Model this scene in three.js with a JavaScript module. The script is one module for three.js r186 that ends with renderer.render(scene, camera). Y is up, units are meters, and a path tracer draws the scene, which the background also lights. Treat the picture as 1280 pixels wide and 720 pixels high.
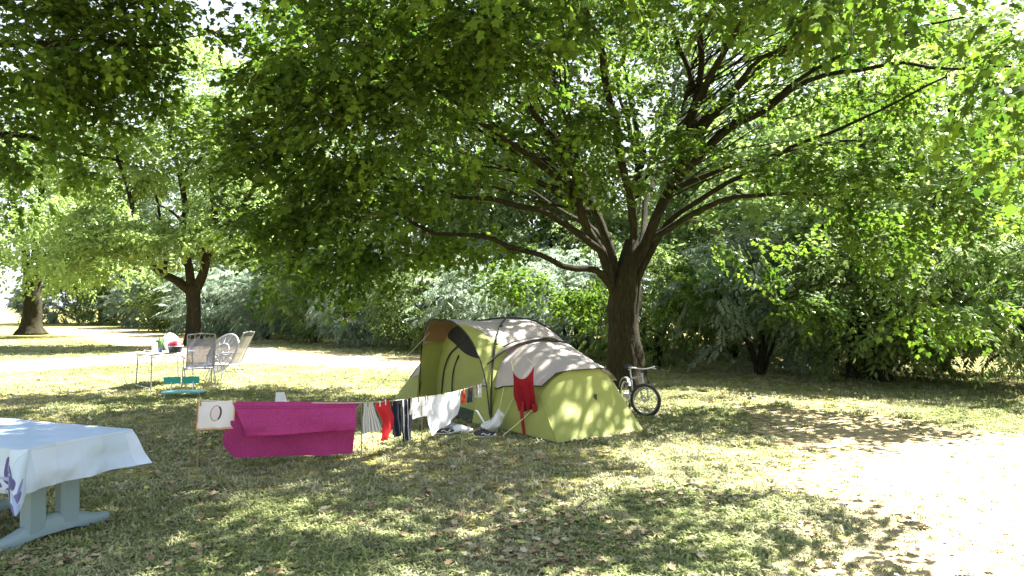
import * as THREE from 'three';
import { mergeGeometries } from 'three/addons/utils/BufferGeometryUtils.js';
import { ImprovedNoise } from 'three/addons/math/ImprovedNoise.js';

// ---------------------------------------------------------------- camera, sky, sun, exposure
const scene = new THREE.Scene();
const FOCAL = 960, EYE = 1.68, HORIZON = 378;                 // photograph pixels (1280 x 720), metres
const PITCH = Math.atan((HORIZON - 360) / FOCAL);
const camera = new THREE.PerspectiveCamera(2 * Math.atan(360 / FOCAL) * 180 / Math.PI, 1280 / 720, 0.05, 600);
camera.position.set(0, EYE, 0);
camera.rotation.set(PITCH, 0, 0);
scene.add(camera);

const SUN = new THREE.Vector3(0.50, 0.80, -0.33).normalize();
function makeSky() {
  const W = 512, H = 256, data = new Float32Array(W * H * 4), d = new THREE.Vector3();
  for (let j = 0; j < H; j++) for (let i = 0; i < W; i++) {
    const el = ((j + 0.5) / H - 0.5) * Math.PI, az = ((i + 0.5) / W) * 2 * Math.PI - Math.PI;
    d.set(Math.cos(el) * Math.cos(az), Math.sin(el), Math.cos(el) * Math.sin(az));
    const up = Math.max(0, d.y), k = Math.pow(1 - up, 2.2), g = Math.max(0, d.dot(SUN));
    const glow = 0.16 * Math.pow(g, 6) + 0.35 * Math.pow(g, 60);
    const o = (j * W + i) * 4;
    data[o] = 0.085 + 0.13 * k + glow; data[o + 1] = 0.11 + 0.115 * k + glow * 0.97; data[o + 2] = 0.15 + 0.085 * k + glow * 0.9; data[o + 3] = 1;
  }
  const t = new THREE.DataTexture(data, W, H, THREE.RGBAFormat, THREE.FloatType);
  t.mapping = THREE.EquirectangularReflectionMapping; t.magFilter = THREE.LinearFilter; t.minFilter = THREE.LinearFilter; t.wrapS = THREE.RepeatWrapping;
  t.needsUpdate = true;
  return t;
}
const skyTex = makeSky();
scene.background = skyTex; scene.environment = skyTex;
const sun = new THREE.DirectionalLight(new THREE.Color(1, 0.96, 0.88), 5);
sun.position.copy(SUN).multiplyScalar(60).add(new THREE.Vector3(0, 0, -14)); sun.target.position.set(0, 0, -14);
sun.castShadow = true; sun.shadow.radius = 1; sun.shadow.mapSize.set(4096, 4096);
Object.assign(sun.shadow.camera, { left: -40, right: 40, top: 40, bottom: -40, near: 1, far: 160 });
scene.add(sun, sun.target);

const renderer = new THREE.WebGLRenderer({ antialias: true });
renderer.setSize(1280, 720);
renderer.toneMapping = THREE.LinearToneMapping;
renderer.toneMappingExposure = 9.3;
renderer.outputColorSpace = THREE.SRGBColorSpace;
renderer.shadowMap.enabled = true;

// ---------------------------------------------------------------- helpers
function rng(seed) { let a = seed >>> 0; return () => { a = (a + 0x6D2B79F5) | 0; let t = Math.imul(a ^ (a >>> 15), 1 | a); t = (t + Math.imul(t ^ (t >>> 7), 61 | t)) ^ t; return ((t ^ (t >>> 14)) >>> 0) / 4294967296; }; }
const perlin = new ImprovedNoise();
const noise = (x, y, z = 0) => perlin.noise(x + 31.7, y + 17.3, z + 5.9);
const fbm = (x, y, z = 0) => noise(x, y, z) + 0.5 * noise(2.1 * x, 2.1 * y, 2.1 * z + 3) + 0.25 * noise(4.3 * x, 4.3 * y, 4.3 * z + 7);
const V = (x, y, z) => new THREE.Vector3(x, y, z);
const W = (X, h, d) => V(X, h, -d);                            // metres right, up, ahead of the camera
const lerp = (a, b, t) => a + (b - a) * t, clamp = (x, a = 0, b = 1) => Math.min(b, Math.max(a, x));
const smooth = (a, b, x) => { const t = clamp((x - a) / (b - a)); return t * t * (3 - 2 * t); };
function ray(x, y) {                                          // direction of a photograph pixel, -z = 1
  const u = (x - 640) / FOCAL, v = (360 - y) / FOCAL, c = Math.cos(PITCH), s = Math.sin(PITCH);
  const yy = v * c + s, zz = -c + v * s;
  return V(u / -zz, yy / -zz, -1);
}
const P = (x, y, d) => { const r = ray(x, y); return V(r.x * d, EYE + r.y * d, -d); };
const G = (x, y) => { const r = ray(x, y), d = -EYE / r.y; return V(r.x * d, 0, -d); };
function project(p) { const c = Math.cos(PITCH), s = Math.sin(PITCH), y = p.y - EYE, z = -p.z; const zz = z * c + y * s, yy = y * c - z * s; return [640 + FOCAL * p.x / zz, 360 - FOCAL * yy / zz, zz]; }

const taken = new Map();
function numbered(name) { const n = taken.get(name) || 0; taken.set(name, n + 1); return n ? `${name}_${String(n).padStart(3, '0')}` : name; }
function tag(o, label, category, group, kind) { if (label) o.userData.label = label; if (category) o.userData.category = category; if (group) o.userData.group = group; if (kind) o.userData.kind = kind; return o; }
function shadowed(o) { o.castShadow = o.receiveShadow = true; return o; }
function thing(name, label, category, pos = V(0, 0, 0), turn = 0, group) {
  const o = new THREE.Group(); o.name = numbered(name); o.position.copy(pos); o.rotation.y = turn; scene.add(o);
  return tag(o, label, category, group);
}
function plain(g) { let q = g.index ? g.toNonIndexed() : g.clone(); for (const k of Object.keys(q.attributes)) if (!['position', 'normal', 'uv'].includes(k)) q.deleteAttribute(k); return q; }
function merge(list) { return list.length === 1 ? list[0] : mergeGeometries(list.map(plain)); }
function part(name, geos, mat, parent) { const m = shadowed(new THREE.Mesh(merge(Array.isArray(geos) ? geos : [geos]), mat)); m.name = name; parent.add(m); return m; }
function solo(name, geos, mat, label, category, group, kind) { const m = part(numbered(name), geos, mat, scene); return tag(m, label, category, group, kind); }

const at = (g, x, y, z) => g.translate(x, y, z);
function tube(pts, radii, sides = 6, wob = 0, seed = 0) {     // smooth tapered tube through pts
  const n = pts.length, R = (i) => Array.isArray(radii) ? radii[i] : radii;
  const pos = [], uv = [], idx = [];
  const tan = pts.map((p, i) => pts[Math.min(n - 1, i + 1)].clone().sub(pts[Math.max(0, i - 1)]).normalize());
  let nx = Math.abs(tan[0].y) > 0.9 ? V(1, 0, 0) : V(0, 1, 0); nx.sub(tan[0].clone().multiplyScalar(nx.dot(tan[0]))).normalize();
  let len = 0;
  for (let i = 0; i < n; i++) {
    if (i) { len += pts[i].distanceTo(pts[i - 1]); nx.sub(tan[i].clone().multiplyScalar(nx.dot(tan[i]))).normalize(); }
    const b = tan[i].clone().cross(nx);
    for (let k = 0; k <= sides; k++) {
      const a = (k % sides) / sides * 2 * Math.PI, w = wob ? 1 + wob * fbm(Math.cos(a) * 1.3 + seed, Math.sin(a) * 1.3, len * 1.1 + seed) : 1, r = R(i) * w;
      pos.push(pts[i].x + r * (Math.cos(a) * nx.x + Math.sin(a) * b.x), pts[i].y + r * (Math.cos(a) * nx.y + Math.sin(a) * b.y), pts[i].z + r * (Math.cos(a) * nx.z + Math.sin(a) * b.z));
      uv.push(k / sides * 2 * Math.PI * R(0), len);
    }
  }
  const s = sides + 1;
  for (let i = 0; i < n - 1; i++) for (let k = 0; k < sides; k++) { const a = i * s + k; idx.push(a, a + 1, a + s, a + 1, a + s + 1, a + s); }
  for (const [i, flip] of [[0, 1], [n - 1, 0]]) {              // end caps
    const c = pos.length / 3; pos.push(pts[i].x, pts[i].y, pts[i].z); uv.push(0, 0);
    for (let k = 0; k < sides; k++) { const a = i * s + k; flip ? idx.push(c, a + 1, a) : idx.push(c, a, a + 1); }
  }
  const g = new THREE.BufferGeometry();
  g.setAttribute('position', new THREE.Float32BufferAttribute(pos, 3)); g.setAttribute('uv', new THREE.Float32BufferAttribute(uv, 2)); g.setIndex(idx); g.computeVertexNormals();
  return g;
}
const bar = (a, b, r, sides = 6) => tube([a, b], r, sides);
function curve(pts, n) { const c = new THREE.CatmullRomCurve3(pts, false, 'centripetal'); return Array.from({ length: n + 1 }, (_, i) => c.getPoint(i / n)); }
function sheet(nu, nv, f, uvs) {                              // grid surface f(u, v) -> Vector3
  const pos = [], uv = [], idx = [];
  for (let j = 0; j <= nv; j++) for (let i = 0; i <= nu; i++) { const p = f(i / nu, j / nv); pos.push(p.x, p.y, p.z); const t = uvs ? uvs(i / nu, j / nv) : [i / nu, j / nv]; uv.push(t[0], t[1]); }
  for (let j = 0; j < nv; j++) for (let i = 0; i < nu; i++) { const a = j * (nu + 1) + i; idx.push(a, a + 1, a + nu + 1, a + 1, a + nu + 2, a + nu + 1); }
  const g = new THREE.BufferGeometry();
  g.setAttribute('position', new THREE.Float32BufferAttribute(pos, 3)); g.setAttribute('uv', new THREE.Float32BufferAttribute(uv, 2)); g.setIndex(idx); g.computeVertexNormals();
  return g;
}
function box(w, h, d, r = 0.008) {                             // box with chamfered edges
  const s = new THREE.Shape(), a = w / 2 - r, b = h / 2 - r;
  s.moveTo(-a, -h / 2 + r * 0); s.moveTo(-a, -b); s.lineTo(a, -b); s.lineTo(a, b); s.lineTo(-a, b); s.closePath();
  const g = new THREE.ExtrudeGeometry(s, { depth: d - 2 * r, bevelEnabled: true, bevelThickness: r, bevelSize: r, bevelSegments: 1 });
  return g.translate(0, 0, -d / 2 + r);
}

// ---------------------------------------------------------------- textures
function canvasTex(w, h, draw, srgb = true, rx = 1, ry = 1) {
  const c = document.createElement('canvas'); c.width = w; c.height = h; draw(c.getContext('2d'), w, h);
  const t = new THREE.CanvasTexture(c); t.wrapS = t.wrapT = THREE.RepeatWrapping; t.magFilter = THREE.LinearFilter; t.repeat.set(rx, ry);
  if (srgb) t.colorSpace = THREE.SRGBColorSpace;
  return t;
}
function strokes(x, w, h, n, rand, len, cols, width, alpha) {   // short wrapped strokes: thatch
  for (let k = 0; k < n; k++) {
    const px = rand() * w, py = rand() * h, a = rand() * 6.283, l = len * (0.4 + rand()), dx = Math.cos(a) * l, dy = Math.sin(a) * l, c = cols[Math.floor(rand() * cols.length)], j = 0.75 + 0.5 * rand();
    x.strokeStyle = `rgba(${c[0] * j | 0},${c[1] * j | 0},${c[2] * j | 0},${alpha})`; x.lineWidth = width * (0.5 + rand());
    for (const ox of px + dx < 0 || px < len ? [0, w] : px + dx > w ? [0, -w] : [0]) for (const oy of py + dy < 0 || py < len ? [0, h] : py + dy > h ? [0, -h] : [0]) {
      x.beginPath(); x.moveTo(px + ox, py + oy); x.quadraticCurveTo(px + ox + dx * 0.5 + (rand() - 0.5) * l * 0.4, py + oy + dy * 0.5 + (rand() - 0.5) * l * 0.4, px + ox + dx, py + oy + dy); x.stroke();
    }
  }
}
const thatch = canvasTex(1024, 1024, (x, w, h) => {
  const r = rng(11); x.fillStyle = 'rgb(126,118,78)'; x.fillRect(0, 0, w, h);
  strokes(x, w, h, 16000, r, 26, [[92, 92, 50], [150, 138, 92], [120, 122, 66], [84, 72, 46]], 3, 0.6);
  strokes(x, w, h, 26000, r, 18, [[176, 162, 112], [120, 128, 62], [98, 112, 48], [140, 126, 84], [72, 62, 40]], 1.8, 0.7);
  strokes(x, w, h, 5000, r, 12, [[206, 196, 150], [66, 56, 34], [150, 160, 84]], 1.6, 0.8);
});
const gravelTex = canvasTex(1024, 1024, (x, w, h) => {
  const r = rng(23); x.fillStyle = 'rgb(186,172,142)'; x.fillRect(0, 0, w, h);
  for (let k = 0; k < 34000; k++) { const t = 120 + r() * 105, s = 1 + r() * 3.2; x.fillStyle = `rgba(${t | 0},${t * 0.93 | 0},${t * 0.8 | 0},0.7)`; const px = r() * w, py = r() * h; x.beginPath(); x.ellipse(px, py, s, s * (0.6 + 0.4 * r()), r() * 3, 0, 6.3); x.fill(); }
  strokes(x, w, h, 2600, r, 14, [[150, 146, 90], [206, 198, 160], [120, 110, 76]], 1.5, 0.6);
});
const barkTex = canvasTex(512, 512, (x, w, h) => {
  const r = rng(5); x.fillStyle = 'rgb(104,94,76)'; x.fillRect(0, 0, w, h);
  for (let k = 0; k < 2600; k++) { const px = r() * w, py = r() * h, l = 30 + r() * 90, t = 40 + r() * 100; x.strokeStyle = `rgba(${t | 0},${t * 0.9 | 0},${t * 0.72 | 0},0.5)`; x.lineWidth = 1 + r() * 5; for (const oy of [0, -h]) { x.beginPath(); x.moveTo(px, py + oy); x.bezierCurveTo(px + (r() - 0.5) * 12, py + oy + l * 0.3, px + (r() - 0.5) * 12, py + oy + l * 0.6, px + (r() - 0.5) * 8, py + oy + l); x.stroke(); } }
  for (let k = 0; k < 260; k++) { const s = 4 + r() * 16; x.fillStyle = `rgba(${110 + r() * 50 | 0},${118 + r() * 40 | 0},${80 + r() * 30 | 0},0.25)`; x.beginPath(); x.ellipse(r() * w, r() * h, s, s * 1.5, 0, 0, 6.3); x.fill(); }
}, true, 1.6, 0.9);
const weaveTex = canvasTex(256, 256, (x, w, h) => { const r = rng(8); const im = x.createImageData(w, h); for (let j = 0; j < h; j++) for (let i = 0; i < w; i++) { const o = (j * w + i) * 4, t = 128 + 40 * Math.sin(i * Math.PI / 2) * Math.sin(j * Math.PI / 2) + (r() - 0.5) * 50; im.data[o] = im.data[o + 1] = im.data[o + 2] = t; im.data[o + 3] = 255; } x.putImageData(im, 0, 0); }, false, 6, 6);
const terryTex = canvasTex(512, 512, (x, w, h) => { const r = rng(9); x.fillStyle = '#808080'; x.fillRect(0, 0, w, h); for (let k = 0; k < 30000; k++) { const t = 60 + r() * 140 | 0; x.fillStyle = `rgba(${t},${t},${t},0.6)`; x.fillRect(r() * w, r() * h, 2 + r() * 2, 2 + r() * 3); } }, false, 5, 2);

const pileTex = canvasTex(512, 512, (x, w, h) => { const r = rng(19); x.fillStyle = '#d8d8d8'; x.fillRect(0, 0, w, h); for (let k = 0; k < 26000; k++) { const t = 170 + r() * 85 | 0; x.fillStyle = `rgba(${t},${t},${t},0.55)`; x.fillRect(r() * w, r() * h, 1 + r() * 3, 2 + r() * 5); } x.fillStyle = 'rgba(150,150,150,0.5)'; for (const y of [470, 482]) x.fillRect(0, y, w, 5); }, true, 1, 1);
const std = (c, rough = 0.8, extra = {}) => new THREE.MeshPhysicalMaterial({ color: Array.isArray(c) ? new THREE.Color().setRGB(...c) : c, roughness: rough, ...extra });
const cloth = (c, extra = {}) => std(c, 0.95, { transmission: 0.25, thickness: 0, specularIntensity: 0.2, bumpMap: weaveTex, bumpScale: 0.0015, side: THREE.DoubleSide, ...extra });
const M = {
  lawn: std([1, 1, 1], 1, { map: thatch, bumpMap: thatch, bumpScale: 0.02, vertexColors: true, specularIntensity: 0.2 }),
  gravel: std([0.64, 0.60, 0.52], 1, { map: gravelTex, bumpMap: gravelTex, bumpScale: 0.006, specularIntensity: 0.2 }),
  bark: std([0.21, 0.225, 0.225], 0.95, { map: barkTex, bumpMap: barkTex, bumpScale: 0.06, specularIntensity: 0.2 }),
  twig: std([0.09, 0.075, 0.05], 0.9),
  leaf: std([1, 1, 1], 1, { transmission: 0.56, thickness: 0, specularIntensity: 0.15, clearcoat: 0.22, clearcoatRoughness: 0.22, side: THREE.DoubleSide }),
  grass: std([1, 1, 1], 1, { transmission: 0.35, thickness: 0, specularIntensity: 0.3, side: THREE.DoubleSide }),
  dry: std([1, 1, 1], 0.9, { transmission: 0.15, thickness: 0, side: THREE.DoubleSide }),
  tentGrey: std([0.47, 0.405, 0.375], 0.7, { transmission: 0.12, thickness: 0, bumpMap: weaveTex, bumpScale: 0.0006, side: THREE.DoubleSide }),
  tentGreen: std([0.33, 0.355, 0.075], 0.7, { transmission: 0.22, thickness: 0, bumpMap: weaveTex, bumpScale: 0.0006, side: THREE.DoubleSide }),
  tentSunlitBrown: std([0.34, 0.19, 0.10], 0.75, { transmission: 0.12, thickness: 0, side: THREE.DoubleSide }),
  mesh: std([0.012, 0.011, 0.012], 0.9, { side: THREE.DoubleSide }),
  black: std([0.018, 0.018, 0.02], 0.6), rubber: std([0.03, 0.03, 0.03], 0.85),
  line: std([0.62, 0.60, 0.32], 0.8), rope: std([0.5, 0.47, 0.4], 0.9),
  steel: std([0.55, 0.56, 0.58], 0.35, { metalness: 0.85 }), silver: std([0.26, 0.27, 0.30], 0.35, { metalness: 0.5, clearcoat: 0.4 }),
  greyTube: std([0.30, 0.30, 0.34], 0.45, { metalness: 0.4 }), whiteTube: std([0.75, 0.75, 0.78], 0.4),
  textilene: std([0.30, 0.30, 0.38], 0.55, { transmission: 0.6, thickness: 0, side: THREE.DoubleSide, bumpMap: weaveTex, bumpScale: 0.001 }),
  plasticTeal: std([0.20, 0.28, 0.31], 0.45), wood: std([0.30, 0.20, 0.11], 0.8),
};

// ---------------------------------------------------------------- ground
const inPoly = (poly, x, z) => { let c = false; for (let i = 0, j = poly.length - 1; i < poly.length; j = i++) { const a = poly[i], b = poly[j]; if ((a.z > z) !== (b.z > z) && x < (b.x - a.x) * (z - a.z) / (b.z - a.z) + a.x) c = !c; } return c; };
{
  const N = 240, ex = (t) => Math.sign(t) * (Math.abs(t) * 14 + Math.pow(Math.abs(t), 4) * 186);
  const g = sheet(N, N, (u, v) => V(ex(u * 2 - 1), 0, -14 - ex(v * 2 - 1)), (u, v) => [ex(u * 2 - 1) / 2.6, ex(v * 2 - 1) / 2.6]);
  const p = g.attributes.position, col = new Float32Array(p.count * 3);
  for (let i = 0; i < p.count; i++) {
    const x = p.getX(i), z = p.getZ(i), e = clamp(1 + 0.2 * fbm(x * 3 + 2, z * 3) + 0.1 * fbm(x * 1.6 + 9, z * 1.6), 0.82, 1.14);   // blotches of thatch
    col[i * 3] = 1.23 * e; col[i * 3 + 1] = 1.24 * e; col[i * 3 + 2] = 1.12 * e;
  }
  g.setAttribute('color', new THREE.BufferAttribute(col, 3));
  tag(part('lawn', g, M.lawn, scene), 'rough summer lawn of short dry grass under the trees', 'ground', null, 'structure');
}
function ragged(pts, step, amp, seed) {
  const out = [];
  pts.forEach((a, i) => { const b = pts[(i + 1) % pts.length], n = Math.max(1, Math.round(a.distanceTo(b) / step)); for (let k = 0; k < n; k++) { const q = a.clone().lerp(b, k / n); const m = Math.min(1, q.length() / 10); q.x += amp * (fbm(q.x * 0.8 + seed, q.z * 0.8) + 0.5 * noise(q.x * 5, q.z * 5, seed)); q.z += amp * m * (fbm(q.x * 0.8, q.z * 0.8 + seed, 4) + 0.5 * noise(q.x * 5, q.z * 5, seed + 6)); out.push(q); } });
  return out;
}
function patch(name, pts, mat, label) {
  const g = new THREE.ShapeGeometry(new THREE.Shape(pts.map((p) => new THREE.Vector2(p.x, -p.z)))).rotateX(-Math.PI / 2).translate(0, 0.004, 0);
  const p = g.attributes.position, uv = g.attributes.uv;
  for (let i = 0; i < p.count; i++) uv.setXY(i, p.getX(i) / 2.2, p.getZ(i) / 2.2);
  g.computeVertexNormals();
  const n = g.attributes.normal; if (n.getY(0) < 0) for (let i = 0; i < n.count; i++) n.setY(i, 1);
  return tag(part(name, g, mat, scene), label, 'path', null, 'structure');
}
const driveEdge = ragged([G(922, 508), G(1010, 511), G(1100, 520), G(1280, 545), W(14, 0, 9), W(14, 0, 1), W(1.4, 0, 2.6), G(930, 760), G(970, 700), G(1045, 670), G(1070, 640), G(990, 612), G(950, 592), G(1010, 570), G(965, 550), G(938, 530)], 0.05, 0.26, 3);
const trackEdge = ragged([G(40, 409), G(120, 407.5), G(190, 414), G(300, 430), G(420, 440), G(520, 446), G(640, 452), G(640, 466), G(520, 461), G(420, 459), G(300, 455), G(215, 452), G(120, 459), G(0, 467), G(-160, 480), G(-160, 462), G(0, 452), G(120, 445), G(180, 438), G(100, 424)], 0.5, 0.35, 7);
patch('gravel_drive', driveEdge, M.gravel, 'pale sunlit gravel drive beside the shaded lawn');
patch('gravel_track', trackEdge, M.gravel, 'pale bleached track curving behind the camp table');

// ---------------------------------------------------------------- leaves
function polyLeaf(half, centre, fold, droop) {                 // half outline mirrored, fan from centre; z along the leaf
  const o = [...half.map(([x, z]) => [x, z]), ...half.slice(1, -1).reverse().map(([x, z]) => [-x, z])], tri = [];
  const p = ([x, z]) => [x, -Math.abs(x) * fold - z * z * droop, z];
  o.forEach((a, i) => { const b = o[(i + 1) % o.length]; tri.push(p(centre), p(a), p(b)); });
  return tri;
}
const MAPLE = polyLeaf([[0, 0], [0.2, -0.1], [0.46, 0.0], [0.33, 0.2], [0.58, 0.52], [0.28, 0.5], [0.2, 0.72], [0, 1]], [0, 0.3], 0.22, 0.15);
const OVAL = polyLeaf([[0, 0], [0.24, 0.3], [0.2, 0.68], [0, 1]], [0, 0.45], 0.3, 0.2);
const LANCE = polyLeaf([[0, 0], [0.17, 0.35], [0, 1]], [0, 0.4], 0.3, 0.25);
function spray(leaf, n, L, size, seed, pinnate = false) {
  const r = rng(seed), pos = [], m = new THREE.Matrix4(), q = new THREE.Quaternion(), e = new THREE.Euler(), v = V(0, 0, 0);
  for (let i = 0; i < n; i++) {
    const t = pinnate ? 0.15 + 0.85 * Math.floor(i / 2) / Math.floor((n - 1) / 2) : 0.1 + 0.9 * i / (n - 1), side = i % 2 ? 1 : -1, last = i === n - 1;
    const s = size * (pinnate ? 0.85 + 0.3 * r() : 0.65 + 0.6 * r()), yaw = last ? (r() - 0.5) * 0.4 : side * (pinnate ? 0.95 : 0.5 + r() * 1.0);
    e.set(pinnate ? 0.15 + r() * 0.35 : -0.2 + r() * 0.8, yaw, (r() - 0.5) * (pinnate ? 0.5 : 1.1), 'YXZ'); q.setFromEuler(e);
    const stem = pinnate ? 0.01 : 0.05 + r() * 0.05;
    m.compose(V(Math.sin(yaw) * stem, (r() - 0.5) * (pinnate ? 0.01 : 0.09) - t * t * L * 0.25, t * L + Math.cos(yaw) * stem), q, V(s, s, s));
    for (const p of leaf) { v.set(...p).applyMatrix4(m); pos.push(v.x, v.y, v.z); }
  }
  const g = new THREE.BufferGeometry(); g.setAttribute('position', new THREE.Float32BufferAttribute(pos, 3));
  g.setAttribute('uv', new THREE.Float32BufferAttribute(new Float32Array(pos.length / 3 * 2), 2)); g.computeVertexNormals();
  return g;
}
const SPRAY = {
  maple: [spray(MAPLE, 12, 0.40, 0.088, 1), spray(MAPLE, 11, 0.34, 0.098, 2), spray(MAPLE, 13, 0.44, 0.08, 3)],
  far: [spray(OVAL, 12, 0.5, 0.17, 4), spray(OVAL, 13, 0.55, 0.16, 5)],
  ash: [spray(LANCE, 11, 0.34, 0.15, 6, true), spray(LANCE, 13, 0.4, 0.14, 7, true)],
};

// ---------------------------------------------------------------- trees
function bezier(p0, p1, p2, n) { return Array.from({ length: n + 1 }, (_, i) => { const t = i / n, a = (1 - t) * (1 - t), b = 2 * t * (1 - t), c = t * t; return V(a * p0.x + b * p1.x + c * p2.x, a * p0.y + b * p1.y + c * p2.y, a * p0.z + b * p1.z + c * p2.z); }); }
function blobPoints(r, [x, y, d, rx, ry, rz, n]) { const c = P(x, y, d), out = []; for (let i = 0; i < n; i++) { const a = r() * 6.283, z = r() * 2 - 1, k = Math.cbrt(0.25 + 0.75 * r()), s = Math.sqrt(1 - z * z); out.push(V(c.x + rx * k * s * Math.cos(a), c.y + ry * k * z, c.z + rz * k * s * Math.sin(a))); } return out; }
function shellPoints(r, c, R, n, low = -0.4, inner = 0.6) { const out = []; let guard = 0; while (out.length < n && guard++ < n * 40) { const a = r() * 6.283, z = r() * 2 - 1; if (z < low) continue; const s = Math.sqrt(1 - z * z), bump = 1 + 0.22 * fbm(Math.cos(a) * s * 1.8 + c.x, z * 1.8, Math.sin(a) * s * 1.8 + c.z), k = bump * (inner + (1 - inner) * Math.sqrt(r())); out.push(V(c.x + R.x * k * s * Math.cos(a), c.y + R.y * k * z, c.z + R.z * k * s * Math.sin(a))); } return out; }
// trunk: [{p, r}], limbs: [[Vector3...], r0, r1]; targets: where the leafy twigs end
function tree({ name, label, category, group, seed, trunk, limbs = [], targets, kind = 'maple', per = 5, reach = 0.5, scale = 1, tint, bark = M.bark, sides = 10, droop = 0.35, thick = 0.011, along = 0.8 }) {
  const r = rng(seed), base = trunk[0].p.clone(), root = thing(name, label, category, base, 0, group);
  const L = (p) => p.clone().sub(base), nodes = [];
  const tp = curve(trunk.map((t) => t.p), 14), tr = tp.map((_, i) => { const f = i / 14 * (trunk.length - 1), k = Math.min(trunk.length - 2, Math.floor(f)); return lerp(trunk[k].r, trunk[k + 1].r, f - k); });
  part('trunk', tube(tp.map(L), tr, sides + 14, 0.26, seed), bark, root);
  tp.slice(9).forEach((p, i) => nodes.push({ p, r: tr[9 + i], d: V(0, 1, 0) }));
  for (const [pts, r0, r1] of limbs) {
    let len = 0; for (let i = 1; i < pts.length; i++) len += pts[i].distanceTo(pts[i - 1]);
    const n = Math.max(6, Math.round(len / 0.28)), c = curve(pts, n);
    c.forEach((p, i) => { if (i > 1) { const w = 0.15 * Math.min(1, i / 7); p.x += w * noise(p.x * 1.1, p.y * 1.1, p.z * 1.1 + seed); p.y += w * noise(p.x * 1.1 + 9, p.y * 1.1, p.z * 1.1); p.z += w * noise(p.x * 1.1, p.y * 1.1 + 5, p.z * 1.1); } });
    const rad = c.map((_, i) => lerp(r0, r1, Math.pow(i / n, 0.8)));
    part('limb', tube(c.map(L), rad, sides, 0.12, seed + nodes.length), bark, root);
    c.forEach((p, i) => { if (i > n * 0.12) nodes.push({ p, r: rad[i], d: c[Math.min(n, i + 1)].clone().sub(c[Math.max(0, i - 1)]).normalize() }); });
  }
  const start = trunk[trunk.length - 1].p;
  const order = targets.map((p) => [p, p.distanceTo(start)]).sort((a, b) => a[1] - b[1]);
  const twigs = [], mats = SPRAY[kind].map(() => []), v = V(0, 0, 0);
  const q = new THREE.Quaternion(), X = V(0, 0, 0), Y = V(0, 0, 0), Z = V(0, 0, 0), mm = new THREE.Matrix4();
  function leafAt(p, dir) {
    Z.copy(dir).add(V((r() - 0.5) * 1.5, (r() - 0.5) * 0.6 - droop, (r() - 0.5) * 1.5)).normalize();
    Y.set((r() - 0.5) * 0.9, 1, (r() - 0.5) * 0.9); X.crossVectors(Y, Z).normalize(); Y.crossVectors(Z, X);
    mm.makeBasis(X, Y, Z); q.setFromRotationMatrix(mm); const s = scale * (0.75 + 0.5 * r());
    mats[Math.floor(r() * mats.length)].push(new THREE.Matrix4().compose(L(p), q.clone(), V(s, s, s)));
  }
  for (const [t] of order) {
    let best = null, cost = 1e9;
    for (const nd of nodes) {
      v.copy(t).sub(nd.p); const dist = v.length(); if (dist > cost) continue;
      const c = dist * (1.55 - 0.55 * v.dot(nd.d) / (dist + 1e-6)) + (nd.r < 0.007 ? 0.4 : 0);
      if (c < cost) { cost = c; best = nd; }
    }
    const to = t.clone().sub(best.p), dist = to.length(), dirn = to.clone().normalize();
    const mid = best.p.clone().add(best.d.clone().multiplyScalar(0.55).add(dirn.multiplyScalar(0.6)).normalize().multiplyScalar(dist * 0.5)); mid.y += dist * 0.06;
    const n = Math.max(2, Math.round(dist / 0.35)), c = bezier(best.p, mid, t, n), r0 = Math.max(0.004, Math.min(best.r * 0.75, 0.004 + thick * dist)), rad = c.map((_, i) => lerp(r0, 0.0035, i / n));
    for (let i = 1; i < n; i++) { c[i].x += 0.05 * (r() - 0.5); c[i].y += 0.05 * (r() - 0.5); c[i].z += 0.05 * (r() - 0.5); }
    twigs.push(tube(c.map(L), rad, r0 > 0.02 ? 6 : 4));
    for (let i = 1; i <= n; i++) {
      const d = c[i].clone().sub(c[i - 1]).normalize(); nodes.push({ p: c[i], r: rad[i], d });
      if ((n - i) * dist / n < 1.0 * scale && i < n && r() < along) leafAt(c[i], d);
    }
    const d = c[n].clone().sub(c[n - 1]).normalize();
    for (let k = 0; k < per; k++) leafAt(t.clone().add(V((r() - 0.5) * 2 * reach, (r() - 0.5) * 0.9 * reach, (r() - 0.5) * 2 * reach)), V(d.x + (r() - 0.5), d.y * 0.4, d.z + (r() - 0.5)).normalize());
  }
  const tw = part('branches', twigs, M.twig, root); tw.userData.kind = 'stuff';
  const col = new THREE.Color();
  mats.forEach((list, k) => {
    const im = shadowed(new THREE.InstancedMesh(SPRAY[kind][k], M.leaf, list.length)); im.name = 'crown'; im.userData.kind = 'stuff';
    list.forEach((m, i) => { im.setMatrixAt(i, m); const a = r(), b = 0.75 + 0.5 * r(); col.setRGB(lerp(tint[0][0], tint[1][0], a) * b, lerp(tint[0][1], tint[1][1], a) * b, lerp(tint[0][2], tint[1][2], a) * b); im.setColorAt(i, col); });
    root.add(im);
  });
  stats.push([root.name, targets.length, mats.reduce((s, l) => s + l.length, 0)]);
  return root;
}
const stats = [];
const stepped = (list, y) => { let k = 0; while (k < list.length - 2 && y > list[k + 1][0]) k++; const [y0, x0] = list[k], [y1, x1] = list[k + 1]; return lerp(x0, x1, clamp((y - y0) / (y1 - y0))); };
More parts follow.
